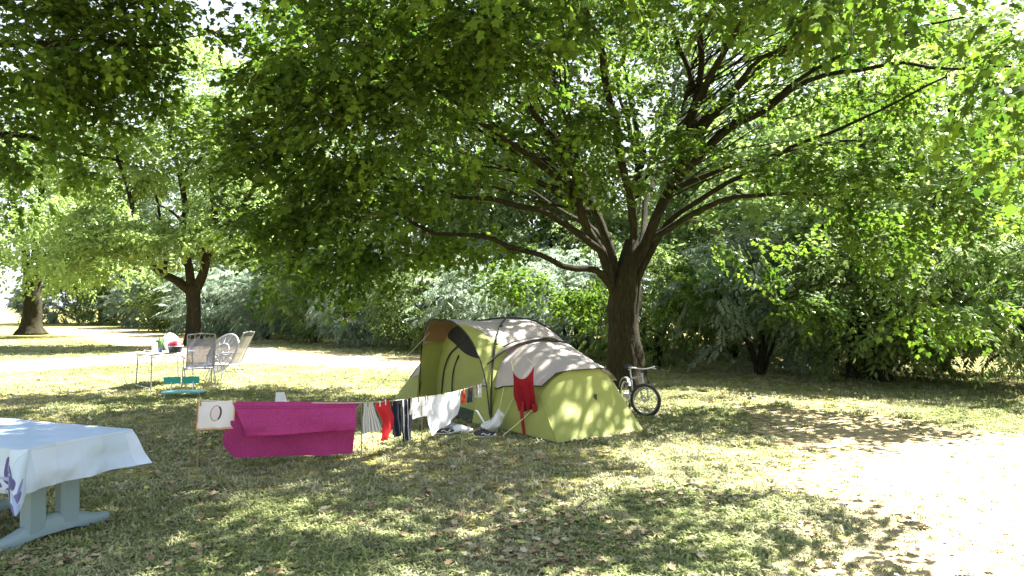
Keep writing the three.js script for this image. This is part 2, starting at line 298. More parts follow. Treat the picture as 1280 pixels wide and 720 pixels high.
// how far each crown spreads, read off its outline in the photograph
const mapleEdge = (p) => { const [x, y] = project(p); return y < -40 || x > 28 + stepped([[-40, 380], [0, 352], [60, 322], [120, 268], [180, 246], [230, 285], [330, 305], [400, 400]], y); };
const nearEdge = (p) => { const [x, y] = project(p); return y < -60 || x < -22 + stepped([[-60, 300], [0, 262], [60, 238], [100, 215], [150, 190], [200, 120], [300, 50], [400, 0]], y) || (x > 265 && x < 360 && y < 40); };
const px = (...list) => list.map(([x, y, d]) => P(x, y, d));
const GREEN = [[0.036, 0.082, 0.008], [0.125, 0.205, 0.020]], PALE_SUNLIT = [[0.165, 0.255, 0.06], [0.28, 0.385, 0.115]], MID = [[0.08, 0.13, 0.035], [0.19, 0.26, 0.075]], BLUISH = [[0.13, 0.19, 0.13], [0.30, 0.37, 0.27]];  // palest greens: own leaf colour with sunshine painted in

{ // the great maple behind the tent
  const r = rng(101), c0 = W(2.2, 0, 15);
  const limbs = [
    [px([772, 392, 15], [768, 366, 14.95], [745, 345, 14.6], [700, 326, 13.9], [640, 308, 13], [560, 290, 12.2], [480, 262, 11.5]), 0.10, 0.02],
    [px([774, 410, 14.95], [764, 352, 14.9], [740, 300, 14.6], [710, 240, 14], [670, 200, 13], [600, 150, 12], [520, 90, 11]), 0.13, 0.02],
    [px([778, 405, 15], [770, 345, 15], [752, 275, 15], [722, 200, 15.5], [690, 110, 16], [665, 20, 16.5], [650, -90, 16.5]), 0.13, 0.03],
    [px([782, 410, 14.85], [784, 350, 14.85], [790, 285, 15], [778, 205, 14.5], [762, 100, 13.5], [735, 0, 12], [700, -140, 10.5], [640, -260, 9]), 0.12, 0.03],
    [px([786, 410, 15], [790, 350, 15], [812, 285, 15], [840, 225, 15], [862, 150, 15], [872, 60, 15], [885, -60, 15], [880, -220, 15]), 0.14, 0.04],
    [px([790, 400, 14.95], [799, 345, 14.9], [840, 272, 15], [900, 236, 14.5], [980, 190, 13.5], [1070, 150, 12.5], [1180, 100, 11.5]), 0.085, 0.015],
    [px([838, 232, 15], [900, 170, 14.5], [990, 110, 13.5], [1090, 60, 12.5], [1200, 20, 11.5]), 0.075, 0.015],
    [px([852, 192, 15], [920, 110, 15], [1000, 40, 15], [1080, -30, 14], [1150, -110, 13]), 0.065, 0.015],
    [px([815, 300, 15], [870, 264, 14.5], [950, 245, 13.5], [1040, 236, 12.8], [1120, 232, 12]), 0.07, 0.015],
    [px([862, 150, 15], [900, 70, 14], [940, -10, 13], [980, -130, 11.5], [990, -300, 9.5]), 0.08, 0.02],
    [px([786, 400, 15.1], [792, 345, 15.15], [802, 280, 16], [830, 200, 17.5], [880, 150, 19.3]), 0.13, 0.02],
    [px([776, 400, 15.1], [768, 345, 15.15], [742, 290, 16.2], [690, 250, 17.5], [620, 220, 18.8]), 0.12, 0.02],
    [px([750, 312, 14.7], [690, 272, 14], [610, 250, 13.2], [530, 235, 12.5], [440, 195, 11.6]), 0.08, 0.015],
    [px([735, 285, 14.5], [700, 190, 13.5], [640, 90, 12.3], [570, 0, 11], [480, -100, 9.5]), 0.075, 0.02],
    [px([868, 110, 15], [840, 30, 16], [810, -60, 17], [790, -170, 18]), 0.07, 0.02],
    [px([845, 225, 15], [930, 150, 14], [1030, 100, 12.8], [1140, 80, 11.4], [1260, 90, 10.3]), 0.07, 0.015],
    [px([848, 215, 15], [910, 120, 14.2], [980, 60, 13], [1050, 20, 11.6]), 0.07, 0.02],
    [px([843, 235, 15], [920, 205, 14.6], [1010, 180, 14], [1110, 175, 13.4]), 0.06, 0.015],
    [px([856, 170, 15], [940, 90, 15.5], [1040, 30, 16], [1130, 0, 16.4]), 0.07, 0.02],
  ];
  for (let i = 0; i < 46; i++) {                              // long thin shoots fanning out to the right and up
    const k = r(), y0 = lerp(262, 20, k), s = P(lerp(826, 876, k), y0, 15), e = P(920 + r() * 340, y0 - 20 - r() * 200, 10.5 + r() * 8), m = s.clone().lerp(e, 0.5).add(V(0, 0.3 + 0.3 * r(), 0));
    limbs.push([[s, s.clone().lerp(m, 0.5).add(V(0, 0.12, 0)), m, e], 0.011 + 0.018 * r(), 0.005]);
  }
  for (let i = 0; i < 34; i++) {                              // and to the left
    const k = r(), y0 = lerp(270, 60, k), s = P(lerp(738, 690, k), y0, lerp(14.6, 15.6, r())), e = P(380 + r() * 330, y0 - 40 - r() * 170, 11 + r() * 5), m = s.clone().lerp(e, 0.5).add(V(0, 0.3 * r(), 0));
    limbs.push([[s, m, e], 0.018 + 0.022 * r(), 0.006]);
  }
  const blobs = [
    // low left skirt
    [290, 190, 11.6, 0.75, 0.55, 1.0, 22], [365, 110, 11.2, 0.75, 0.6, 1.1, 26], [360, 230, 11.8, 0.9, 0.7, 1.0, 34], [340, 305, 12.2, 0.7, 0.5, 0.9, 22], [430, 150, 11, 1.0, 0.8, 1.2, 36],
    [450, 270, 12, 1.0, 0.7, 1.1, 34], [420, 60, 10.6, 1.0, 0.7, 1.1, 34], [520, 110, 11, 1.0, 0.7, 1.2, 34], [540, 30, 10.4, 1.1, 0.7, 1.2, 36], [530, 215, 12.6, 1.0, 0.6, 1.2, 28], [480, 330, 13.2, 0.9, 0.35, 1.0, 14],
    [610, 60, 10.8, 1.0, 0.6, 1.2, 26], [600, 300, 13.6, 0.8, 0.4, 1.0, 12], [620, 190, 13.5, 0.9, 0.6, 1.2, 14], [660, 20, 10, 1.0, 0.5, 1.2, 20], [400, 350, 13.5, 0.8, 0.3, 0.8, 10],
    // front and behind the trunk
    [770, 205, 13.6, 0.9, 0.5, 0.6, 18], [840, 185, 13.2, 0.45, 0.45, 0.5, 9], [700, 150, 12.8, 0.8, 0.5, 0.8, 12], [735, 372, 17.5, 0.5, 0.45, 0.5, 14], [845, 355, 17.5, 0.6, 0.6, 0.6, 16], [650, 345, 17.5, 0.6, 0.4, 0.6, 12], [760, 130, 13, 0.6, 0.4, 0.6, 6],
    // right side
    [990, 200, 12.6, 0.8, 0.16, 0.8, 12], [1060, 215, 12, 0.9, 0.2, 1.0, 15], [1140, 150, 12.3, 1.1, 0.25, 1.1, 6], [1000, 385, 14.5, 0.6, 0.2, 0.6, 6], [1100, 110, 13, 1.1, 0.25, 1.0, 9], [1190, 90, 12, 1.0, 0.25, 0.9, 4],
    [1215, 385, 10.4, 0.5, 0.2, 0.4, 7], [1185, 345, 10.8, 0.6, 0.18, 0.6, 7], [1090, 30, 13, 1.1, 0.5, 1.1, 6], [960, 310, 14.5, 0.8, 0.3, 0.8, 4], [1060, 265, 13, 0.8, 0.16, 0.8, 8], [1150, 210, 11.6, 0.9, 0.18, 0.8, 5],
    [1225, 255, 10.8, 0.7, 0.18, 0.7, 8], [1110, 305, 12.6, 0.8, 0.16, 0.7, 7], [1240, 150, 11.2, 0.8, 0.2, 0.8, 3], [1160, 400, 11.6, 0.35, 0.15, 0.4, 3], [940, 120, 14, 0.8, 0.2, 0.8, 5], [1010, 60, 14, 0.9, 0.25, 0.9, 6],
  ];
  const targets = blobs.flatMap((b) => blobPoints(r, b)).filter((p) => fbm(p.x * 1.1, p.y * 1.1, p.z * 1.1) > -0.45);
  const open = (p) => { const [x, y, d] = project(p); return (y > 0 && x > 560 && x < 1300 && d < 14.6 && r() < 0.88) || (y > 40 && x > 600 && x < 1000 && r() < 0.65) || y > 330 || (x < 330 && y > -20 && x > 0 && d < 20 && y > 30); };
  targets.splice(0, targets.length, ...targets.filter(mapleEdge));
  targets.push(...shellPoints(r, W(-0.35, 6.8, 11.9), V(6.8, 4.6, 5.9), 2500, -0.5, 0.4).filter((p) => !open(p) && mapleEdge(p) && fbm((p.x - 0.625 * p.y) * 0.6, 0.1 * p.y, (p.z + 0.41 * p.y) * 0.6) > -0.03));
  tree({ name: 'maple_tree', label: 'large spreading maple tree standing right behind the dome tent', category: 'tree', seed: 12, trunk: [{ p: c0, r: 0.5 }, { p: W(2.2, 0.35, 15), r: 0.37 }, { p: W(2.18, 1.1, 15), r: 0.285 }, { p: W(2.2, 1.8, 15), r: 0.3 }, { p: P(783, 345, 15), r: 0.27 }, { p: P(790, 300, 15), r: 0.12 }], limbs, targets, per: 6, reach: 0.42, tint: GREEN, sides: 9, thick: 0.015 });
}
{ // pale tree beyond the camp table
  const r = rng(202), d = 29.9, limbs = [
    [px([236, 362, d], [218, 350, d], [196, 335, d - 0.4], [180, 300, d - 0.8], [160, 240, d - 1.2], [140, 170, d - 1.5]), 0.2, 0.05],
    [px([240, 360, d], [232, 310, d], [232, 250, d], [215, 180, d], [205, 90, d]), 0.2, 0.05],
    [px([246, 360, d], [260, 325, d], [268, 280, d + 0.4], [262, 220, d + 0.6], [275, 130, d + 1]), 0.22, 0.05],
    [px([205, 342, d], [208, 300, d + 0.5], [196, 250, d + 1], [185, 200, d + 1.4]), 0.11, 0.03],
    [px([262, 320, d], [235, 290, d - 0.6], [215, 265, d - 1], [190, 255, d - 1.4]), 0.08, 0.03],
    [px([264, 300, d], [300, 260, d - 1], [330, 200, d - 1.6], [350, 120, d - 2]), 0.12, 0.03],
  ];
  const targets = [[150, 285, d - 2, 2.2, 0.8, 1.8, 40], [110, 320, d - 2, 1.6, 0.6, 1.5, 22], [215, 300, d - 1.5, 1.6, 0.6, 1.5, 16], [285, 280, d, 1.6, 1.0, 1.6, 26], [200, 190, d, 3, 1.5, 2.6, 60], [130, 200, d - 1, 2.4, 1.4, 2, 44], [280, 170, d, 2.4, 1.6, 2.4, 50], [230, 90, d, 2.6, 1.6, 2.4, 50], [260, 50, d + 1, 2.2, 1.0, 2, 28], [330, 250, d, 1.5, 1.5, 1.5, 20], [300, 110, d + 1, 2.0, 1.5, 2, 30]].flatMap((b) => blobPoints(r, b)).filter((p) => { const [x, y] = project(p); return y > 40 && (x < 262 || y > 80); });
  tree({ name: 'shade_tree', label: 'sunlit pale green tree with forked trunk beyond the camp table', category: 'tree', seed: 22, trunk: [{ p: W(-12.4, 0, d), r: 0.42 }, { p: W(-12.4, 0.4, d), r: 0.31 }, { p: W(-12.38, 1.4, d), r: 0.27 }, { p: P(241, 357, d), r: 0.28 }], limbs, targets, kind: 'far', per: 6, reach: 0.9, scale: 1.15, tint: PALE_SUNLIT, sides: 8, thick: 0.014 });
}
{ // thick old trunk far left
  const r = rng(303), d = 40, limbs = [[px([42, 355, d], [60, 320, d], [90, 280, d - 1], [120, 240, d - 1.5]), 0.28, 0.06], [px([38, 355, d], [30, 310, d], [15, 250, d], [0, 180, d]), 0.3, 0.06], [px([40, 355, d], [48, 280, d], [50, 200, d], [45, 120, d]), 0.26, 0.06]];
  const targets = [[30, 300, d - 2, 3.2, 1.2, 2.6, 50], [90, 270, d - 2, 2.4, 1.2, 2.2, 34], [120, 330, d - 2, 1.6, 0.7, 1.5, 18], [0, 240, d, 3, 2, 3, 50], [60, 200, d, 3, 2, 3, 50], [-60, 290, d, 3, 2, 3, 30], [20, 130, d, 3, 2.4, 3, 40], [65, 345, d - 1.5, 1.2, 0.5, 1.2, 9]].flatMap((b) => blobPoints(r, b));
  tree({ name: 'old_tree', label: 'distant tree with a thick flared old trunk beside the track', category: 'tree', seed: 32, trunk: [{ p: W(-25, 0, d), r: 0.75 }, { p: W(-25, 0.5, d), r: 0.52 }, { p: W(-24.95, 1.5, d), r: 0.42 }, { p: P(41, 350, d), r: 0.42 }], limbs, targets, kind: 'far', per: 6, reach: 1.0, scale: 1.25, tint: PALE_SUNLIT, sides: 8, thick: 0.014 });
}
{ // tree in the hedge on the right
  const r = rng(404), d = 17, limbs = [[px([1084, 400, d], [1070, 360, d], [1040, 300, d + 0.6], [1000, 230, d + 1.2]), 0.16, 0.04], [px([1088, 400, d], [1105, 350, d], [1140, 290, d + 0.5], [1190, 220, d + 1]), 0.18, 0.04], [px([1086, 398, d], [1088, 320, d + 1], [1080, 220, d + 1.8], [1075, 100, d + 2.4]), 0.18, 0.04]];
  const targets = [[1040, 290, d + 0.6, 1.2, 0.6, 1.0, 24], [1120, 330, d - 0.8, 1.3, 0.6, 1.0, 28], [1180, 260, d + 0.2, 1.5, 0.8, 1.2, 28], [1070, 180, d + 2, 2.2, 1.2, 1.6, 34], [1000, 220, d + 2, 1.4, 1.0, 1.2, 18], [1160, 130, d + 2, 2.2, 1.3, 1.8, 34], [1060, 60, d + 3, 2.4, 1.6, 2, 30], [1240, 200, d + 0.3, 1.4, 1.2, 1.2, 24], [960, 330, d + 0.5, 0.9, 0.5, 0.9, 12], [1230, 330, d - 2, 0.8, 0.5, 0.7, 14], [1150, 390, d - 1.2, 0.8, 0.35, 0.6, 10], [940, 260, d + 0.6, 1.0, 0.6, 0.9, 12]].flatMap((b) => blobPoints(r, b));
  tree({ name: 'hedge_tree', label: 'tree with a dark stout trunk growing in the hedge by the gravel drive', category: 'tree', seed: 42, trunk: [{ p: W(7.9, 0, d), r: 0.5 }, { p: W(7.88, 0.5, d), r: 0.4 }, { p: P(1086, 395, d), r: 0.38 }], limbs, targets, per: 6, reach: 0.6, scale: 1.3, tint: PALE_SUNLIT, sides: 8 });  // leaf tint lightened to stand in for direct sun on this crown
}
{ // near trees whose trunks stand beside the frame
  const r = rng(505);
  let limbs = [[[W(-10, 3.2, 9), W(-8.4, 4.6, 9.6), W(-6.8, 5.2, 10.4), W(-5, 5.4, 11)], 0.14, 0.02], [[W(-10, 3.2, 9), W(-8.8, 4.0, 10.4), W(-7.6, 4.2, 11.6), W(-6.4, 4.0, 12.6)], 0.12, 0.02], [[W(-10, 3.2, 9), W(-9, 5.4, 8.6), W(-7, 6.6, 8.8), W(-4.6, 7, 9.2)], 0.15, 0.02], [[W(-10, 3.2, 9), W(-10, 5, 9), W(-10.1, 8, 9)], 0.2, 0.04]];
  let targets = [[40, 50, 10.6, 1.2, 0.7, 1.0, 40], [130, 40, 11, 1.1, 0.5, 1.0, 30], [50, 140, 11.2, 1.0, 0.5, 1.0, 18], [140, 105, 11.4, 0.7, 0.35, 0.9, 11], [10, 215, 11.4, 0.4, 0.35, 0.6, 5], [190, 5, 11, 0.5, 0.2, 0.7, 9], [285, 22, 11.4, 0.2, 0.2, 0.3, 3], [110, 205, 12, 0.6, 0.3, 0.6, 5], [190, 175, 12, 0.6, 0.3, 0.6, 4], [340, 5, 11, 0.4, 0.12, 0.4, 5], [-60, 120, 10.6, 1, 1, 1, 16], [200, -110, 10.6, 1.2, 0.5, 1.2, 18], [80, -90, 10, 1.4, 0.7, 1.4, 24]].flatMap((b) => blobPoints(r, b));
  targets.push(...shellPoints(r, W(-10, 6.6, 9), V(4.5, 3, 4.0), 120, -0.2)); targets = targets.filter(nearEdge);
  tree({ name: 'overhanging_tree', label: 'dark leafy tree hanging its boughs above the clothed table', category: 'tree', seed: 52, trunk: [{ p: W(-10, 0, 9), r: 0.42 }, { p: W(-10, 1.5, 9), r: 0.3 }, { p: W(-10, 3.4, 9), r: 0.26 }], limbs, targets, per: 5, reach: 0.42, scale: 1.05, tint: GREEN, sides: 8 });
  limbs = [[[W(8.2, 2.8, 0.5), W(6.8, 4, 2.4), W(5.6, 4.3, 4.4), W(4.8, 4.0, 6)], 0.12, 0.015], [[W(8.2, 2.8, 0.5), W(6.6, 4.6, 2), W(4.6, 5.2, 4), W(3, 4.9, 6)], 0.12, 0.015], [[W(8.2, 2.8, 0.5), W(8.2, 5, 0.5), W(8.2, 7.6, 0.5)], 0.18, 0.04]];
  targets = [[1020, 5, 6.6, 0.25, 0.1, 0.3, 4], [1060, -10, 6.6, 0.35, 0.12, 0.4, 3], [1252, 100, 6.6, 0.15, 0.18, 0.2, 2], [1268, 185, 6.8, 0.12, 0.15, 0.2, 2], [1275, 40, 6.2, 0.15, 0.2, 0.3, 2], [1360, 120, 5.8, 0.4, 0.4, 0.5, 6]].flatMap((b) => blobPoints(r, b));
  targets.push(...shellPoints(r, W(8.2, 6.2, 0.5), V(3.6, 2.8, 3.0), 80, -0.2).filter((p) => { const [x, y, d] = project(p); return d < 0.5 || x > 1320 || y < -60; }));
  tree({ name: 'overhanging_tree', label: 'leafy maple leaning its bough tips over the gravel drive', category: 'tree', seed: 62, trunk: [{ p: W(8.2, 0, 0.5), r: 0.4 }, { p: W(8.2, 1.4, 0.5), r: 0.28 }, { p: W(8.2, 3, 0.5), r: 0.24 }], limbs, targets, per: 4, reach: 0.3, tint: GREEN, sides: 8 });
}
{ // wood behind the hedge
  const r = rng(606), spots = [[-33, 62, 12], [-26, 60, 12], [-18.5, 54, 11], [-11.5, 48, 12], [-4.5, 42, 15], [0, 38, 18], [5.5, 35, 18], [11, 33, 15], [17.5, 31, 14], [24, 25, 12], [-42, 54, 12], [0.5, 33, 8], [9, 25, 8], [19, 16.5, 8]];
  spots.forEach(([X, d, h], i) => {
    const b = W(X, 0, d), top = W(X + r() - 0.5, h * 0.5, d);
    const limbs = [0, 1, 2].map((k) => { const a = k * 2.1 + r(); return [[top.clone().add(V(0, -h * 0.12, 0)), top.clone().add(V(Math.cos(a) * 1.2, h * 0.08, Math.sin(a) * 1.2)), top.clone().add(V(Math.cos(a) * 2.4, h * 0.25, Math.sin(a) * 2.4))], 0.16, 0.05]; });
    const targets = shellPoints(r, W(X, h * 0.56, d), V(3.6 + r(), h * 0.48, 3.4), 170, -0.9, 0.6);
    tree({ name: 'wood_tree', label: 'tall full tree in the wood behind the hedge', category: 'tree', group: 'trees of the wood behind the hedge', seed: 700 + i, trunk: [{ p: b, r: 0.35 }, { p: W(X, h * 0.25, d), r: 0.26 }, { p: top, r: 0.2 }], limbs, targets, kind: 'far', per: 9, reach: 0.9, scale: 1.5, tint: i % 3 === 1 ? BLUISH : MID, sides: 6, thick: 0.014 });
  });
}
{ // hedge of arching shrubs
  const r = rng(808), line = [[10.5, 10.3], [8.7, 12.6], [6.6, 14.6], [4.6, 16.4], [2.6, 18.6], [0.6, 20.6], [-1.6, 22.8], [-4.0, 25], [-6.6, 27.6], [-9.4, 30.2], [-12.4, 33.4], [-16, 37.5], [-20, 43], [-25, 50], [-31, 56], [-38, 60]];
  const kinds = [['ash', BLUISH, 'arching shrub with drooping blue green leaflets in the boundary hedge', 'arching shrubs of the boundary hedge', 1.1, 8], ['far', MID, 'bushy shrub with rounded mid green leaves in the boundary hedge', 'bushy shrubs of the boundary hedge', 0.72, 10], ['ash', MID, 'loose shrub with narrow mid green leaflets in the boundary hedge', 'loose shrubs of the boundary hedge', 1.0, 8]];
  const back = line.slice(0, 13).map(([X, d]) => [X + 2.6 + r() * 0.6, d + 2.2 + r() * 0.8, 1]);
  [...line, ...back].forEach(([X, d, behind], i) => {
    const tall = behind ? 1.35 : X > 3 ? 1.15 : 1, b = W(X + 1.2, 0, d + 1.6), c = W(X + 1.1, 1.7 * tall, d + 1.6), k = d > 35 ? 1.5 : 1;
    const targets = shellPoints(r, c, V(1.95 * k, 1.5 * tall * (d > 35 ? 1.2 : 1), 1.7), behind ? 80 : 100, -0.97, 0.5);
    const limbs = [0, 1, 2, 3].map((q) => { const a = q * 1.57 + r(); return [[b.clone().add(V(Math.cos(a) * 0.1, 0.1, Math.sin(a) * 0.1)), W(X + 1.2 + Math.cos(a) * 0.5, 1.1, d + 1.6 + Math.sin(a) * 0.5), W(X + 1.2 + Math.cos(a) * 1.1, 2.0, d + 1.6 + Math.sin(a) * 1.1)], 0.05, 0.015]; });
    const [kind, tint, label, group, size, per] = kinds[X > 3 ? [1, 2, 1, 0][i % 4] : [0, 0, 1, 0, 2][i % 5]];
    tree({ name: 'hedge_shrub', label, category: 'shrub', group, seed: 900 + i, trunk: [{ p: b, r: 0.12 }, { p: b.clone().add(V(0.03, 0.35, 0)), r: 0.08 }, { p: b.clone().add(V(0.05, 1.0, 0.04)), r: 0.06 }], limbs, targets, kind, per, reach: 0.5, scale: size * k, tint, sides: 5, droop: 0.3 });
  });
}
console.log(JSON.stringify(stats.map((s) => s.join(':'))));

// ---------------------------------------------------------------- grass and litter
{
  const r = rng(77);
  function tuft(n, h, spread, seed) {
    const q = rng(seed), pos = [];
    for (let i = 0; i < n; i++) {
      const a = q() * 6.283, b = q() * 6.283, x = Math.cos(a) * spread * q(), z = Math.sin(a) * spread * q(), l = h * (0.5 + 0.8 * q()), lean = 0.5 + q() * 1.0, w = 0.004 + 0.003 * q();
      const dx = Math.cos(b), dz = Math.sin(b), mx = x + dx * l * lean * 0.35, mz = z + dz * l * lean * 0.35, tx = x + dx * l * lean, tz = z + dz * l * lean, wx = -dz * w, wz = dx * w, my = l * 0.55, ty = l * (1 - 0.3 * lean);
      pos.push(x - wx, 0, z - wz, x + wx, 0, z + wz, mx + wx * 0.8, my, mz + wz * 0.8, x - wx, 0, z - wz, mx + wx * 0.8, my, mz + wz * 0.8, mx - wx * 0.8, my, mz - wz * 0.8, mx - wx * 0.8, my, mz - wz * 0.8, mx + wx * 0.8, my, mz + wz * 0.8, tx, ty, tz);
    }
    const g = new THREE.BufferGeometry(); g.setAttribute('position', new THREE.Float32BufferAttribute(pos, 3)); g.setAttribute('uv', new THREE.Float32BufferAttribute(new Float32Array(pos.length / 3 * 2), 2)); g.computeVertexNormals(); return g;
  }
  const geos = [tuft(18, 0.024, 0.07, 1), tuft(14, 0.034, 0.06, 2)], lists = [[], []], cols = [[], []], col = new THREE.Color();
  const onPath = (x, z) => inPoly(driveEdge, x, z) || inPoly(trackEdge, x, z);
  const q = new THREE.Quaternion(), up = V(0, 1, 0);
  for (let i = 0; i < 90000; i++) {
    const d = 4 + 30 * Math.pow(r(), 1.7), x = (r() * 2 - 1) * (d * 0.70 + 0.4), k = fbm(x * 0.35, -d * 0.35) * 0.9 + 0.4 * fbm(x * 1.6 + 9, -d * 1.6);
    const path = onPath(x, -d), edge = (q) => !onPath(x + q, -d) || !onPath(x - q, -d) || !onPath(x, q - d) || !onPath(x, -q - d); if ((path && r() > (edge(0.3) ? 0.55 : edge(0.8) ? 0.25 : 0.07)) || (!path && r() < Math.min(0.72, 0.32 + 1.1 * k))) continue;
    const s = (0.7 + 0.7 * r()) * (1 + d * 0.02) * (path ? 0.6 : 1), dry = clamp(0.5 + 0.9 * k + (r() - 0.5) * 0.9);
    q.setFromAxisAngle(up, r() * 6.283); const n = r() < 0.6 ? 0 : 1;
    lists[n].push(new THREE.Matrix4().compose(V(x, 0.001, -d), q.clone(), V(s, s * (0.7 + 0.6 * r()), s)));
    const b = 0.7 + 0.6 * r(); cols[n].push([lerp(0.21, 0.39, dry) * b, lerp(0.245, 0.37, dry) * b, lerp(0.085, 0.235, dry) * b]);
  }
  lists.forEach((l, k) => { const im = shadowed(new THREE.InstancedMesh(geos[k], M.grass, l.length)); l.forEach((m, i) => { im.setMatrixAt(i, m); im.setColorAt(i, col.setRGB(...cols[k][i])); }); im.name = numbered('grass'); tag(im, 'short half dry grass blades covering the lawn', 'grass', null, 'stuff'); scene.add(im); });
  // fallen leaves
  const lp = [], half = polyLeaf([[0, 0], [0.2, -0.05], [0.42, 0.1], [0.3, 0.3], [0.48, 0.6], [0.2, 0.62], [0, 1]], [0, 0.3], -0.35, -0.1);
  for (const p of half) lp.push(...p); const lg = new THREE.BufferGeometry(); lg.setAttribute('position', new THREE.Float32BufferAttribute(lp, 3)); lg.setAttribute('uv', new THREE.Float32BufferAttribute(new Float32Array(lp.length / 3 * 2), 2)); lg.computeVertexNormals();
  const ml = [], cl = [];
  for (let i = 0; i < 18000; i++) {
    const d = 4 + 12 * Math.pow(r(), 1.6), x = (r() * 2 - 1) * (d * 0.70 + 0.4); if (x > 2.6 + 0.1 * d && r() > 0.12) continue; if (fbm(x * 0.6 + 4, d * 0.6) + 0.5 * fbm(x * 2.2, d * 2.2) < 0.22 && r() < 0.93) continue;
    const s = 0.03 + 0.042 * r(); q.setFromEuler(new THREE.Euler((r() - 0.5) * 0.7, r() * 6.283, (r() - 0.5) * 0.7)); ml.push(new THREE.Matrix4().compose(V(x, 0.022 + r() * 0.012, -d), q.clone(), V(s, s, s)));
    const t = r(), b = 0.6 + 0.7 * r(); cl.push(t < 0.45 ? [0.30 * b, 0.23 * b, 0.13 * b] : t < 0.75 ? [0.20 * b, 0.13 * b, 0.065 * b] : t < 0.9 ? [0.40 * b, 0.35 * b, 0.24 * b] : [0.28 * b, 0.30 * b, 0.08 * b]);
  }
  const im = shadowed(new THREE.InstancedMesh(lg, M.dry, ml.length)); ml.forEach((m, i) => { im.setMatrixAt(i, m); im.setColorAt(i, col.setRGB(...cl[i])); }); im.name = 'leaf_litter'; tag(im, 'dry fallen leaves scattered over the shaded lawn', 'fallen leaves', null, 'stuff'); scene.add(im);
}
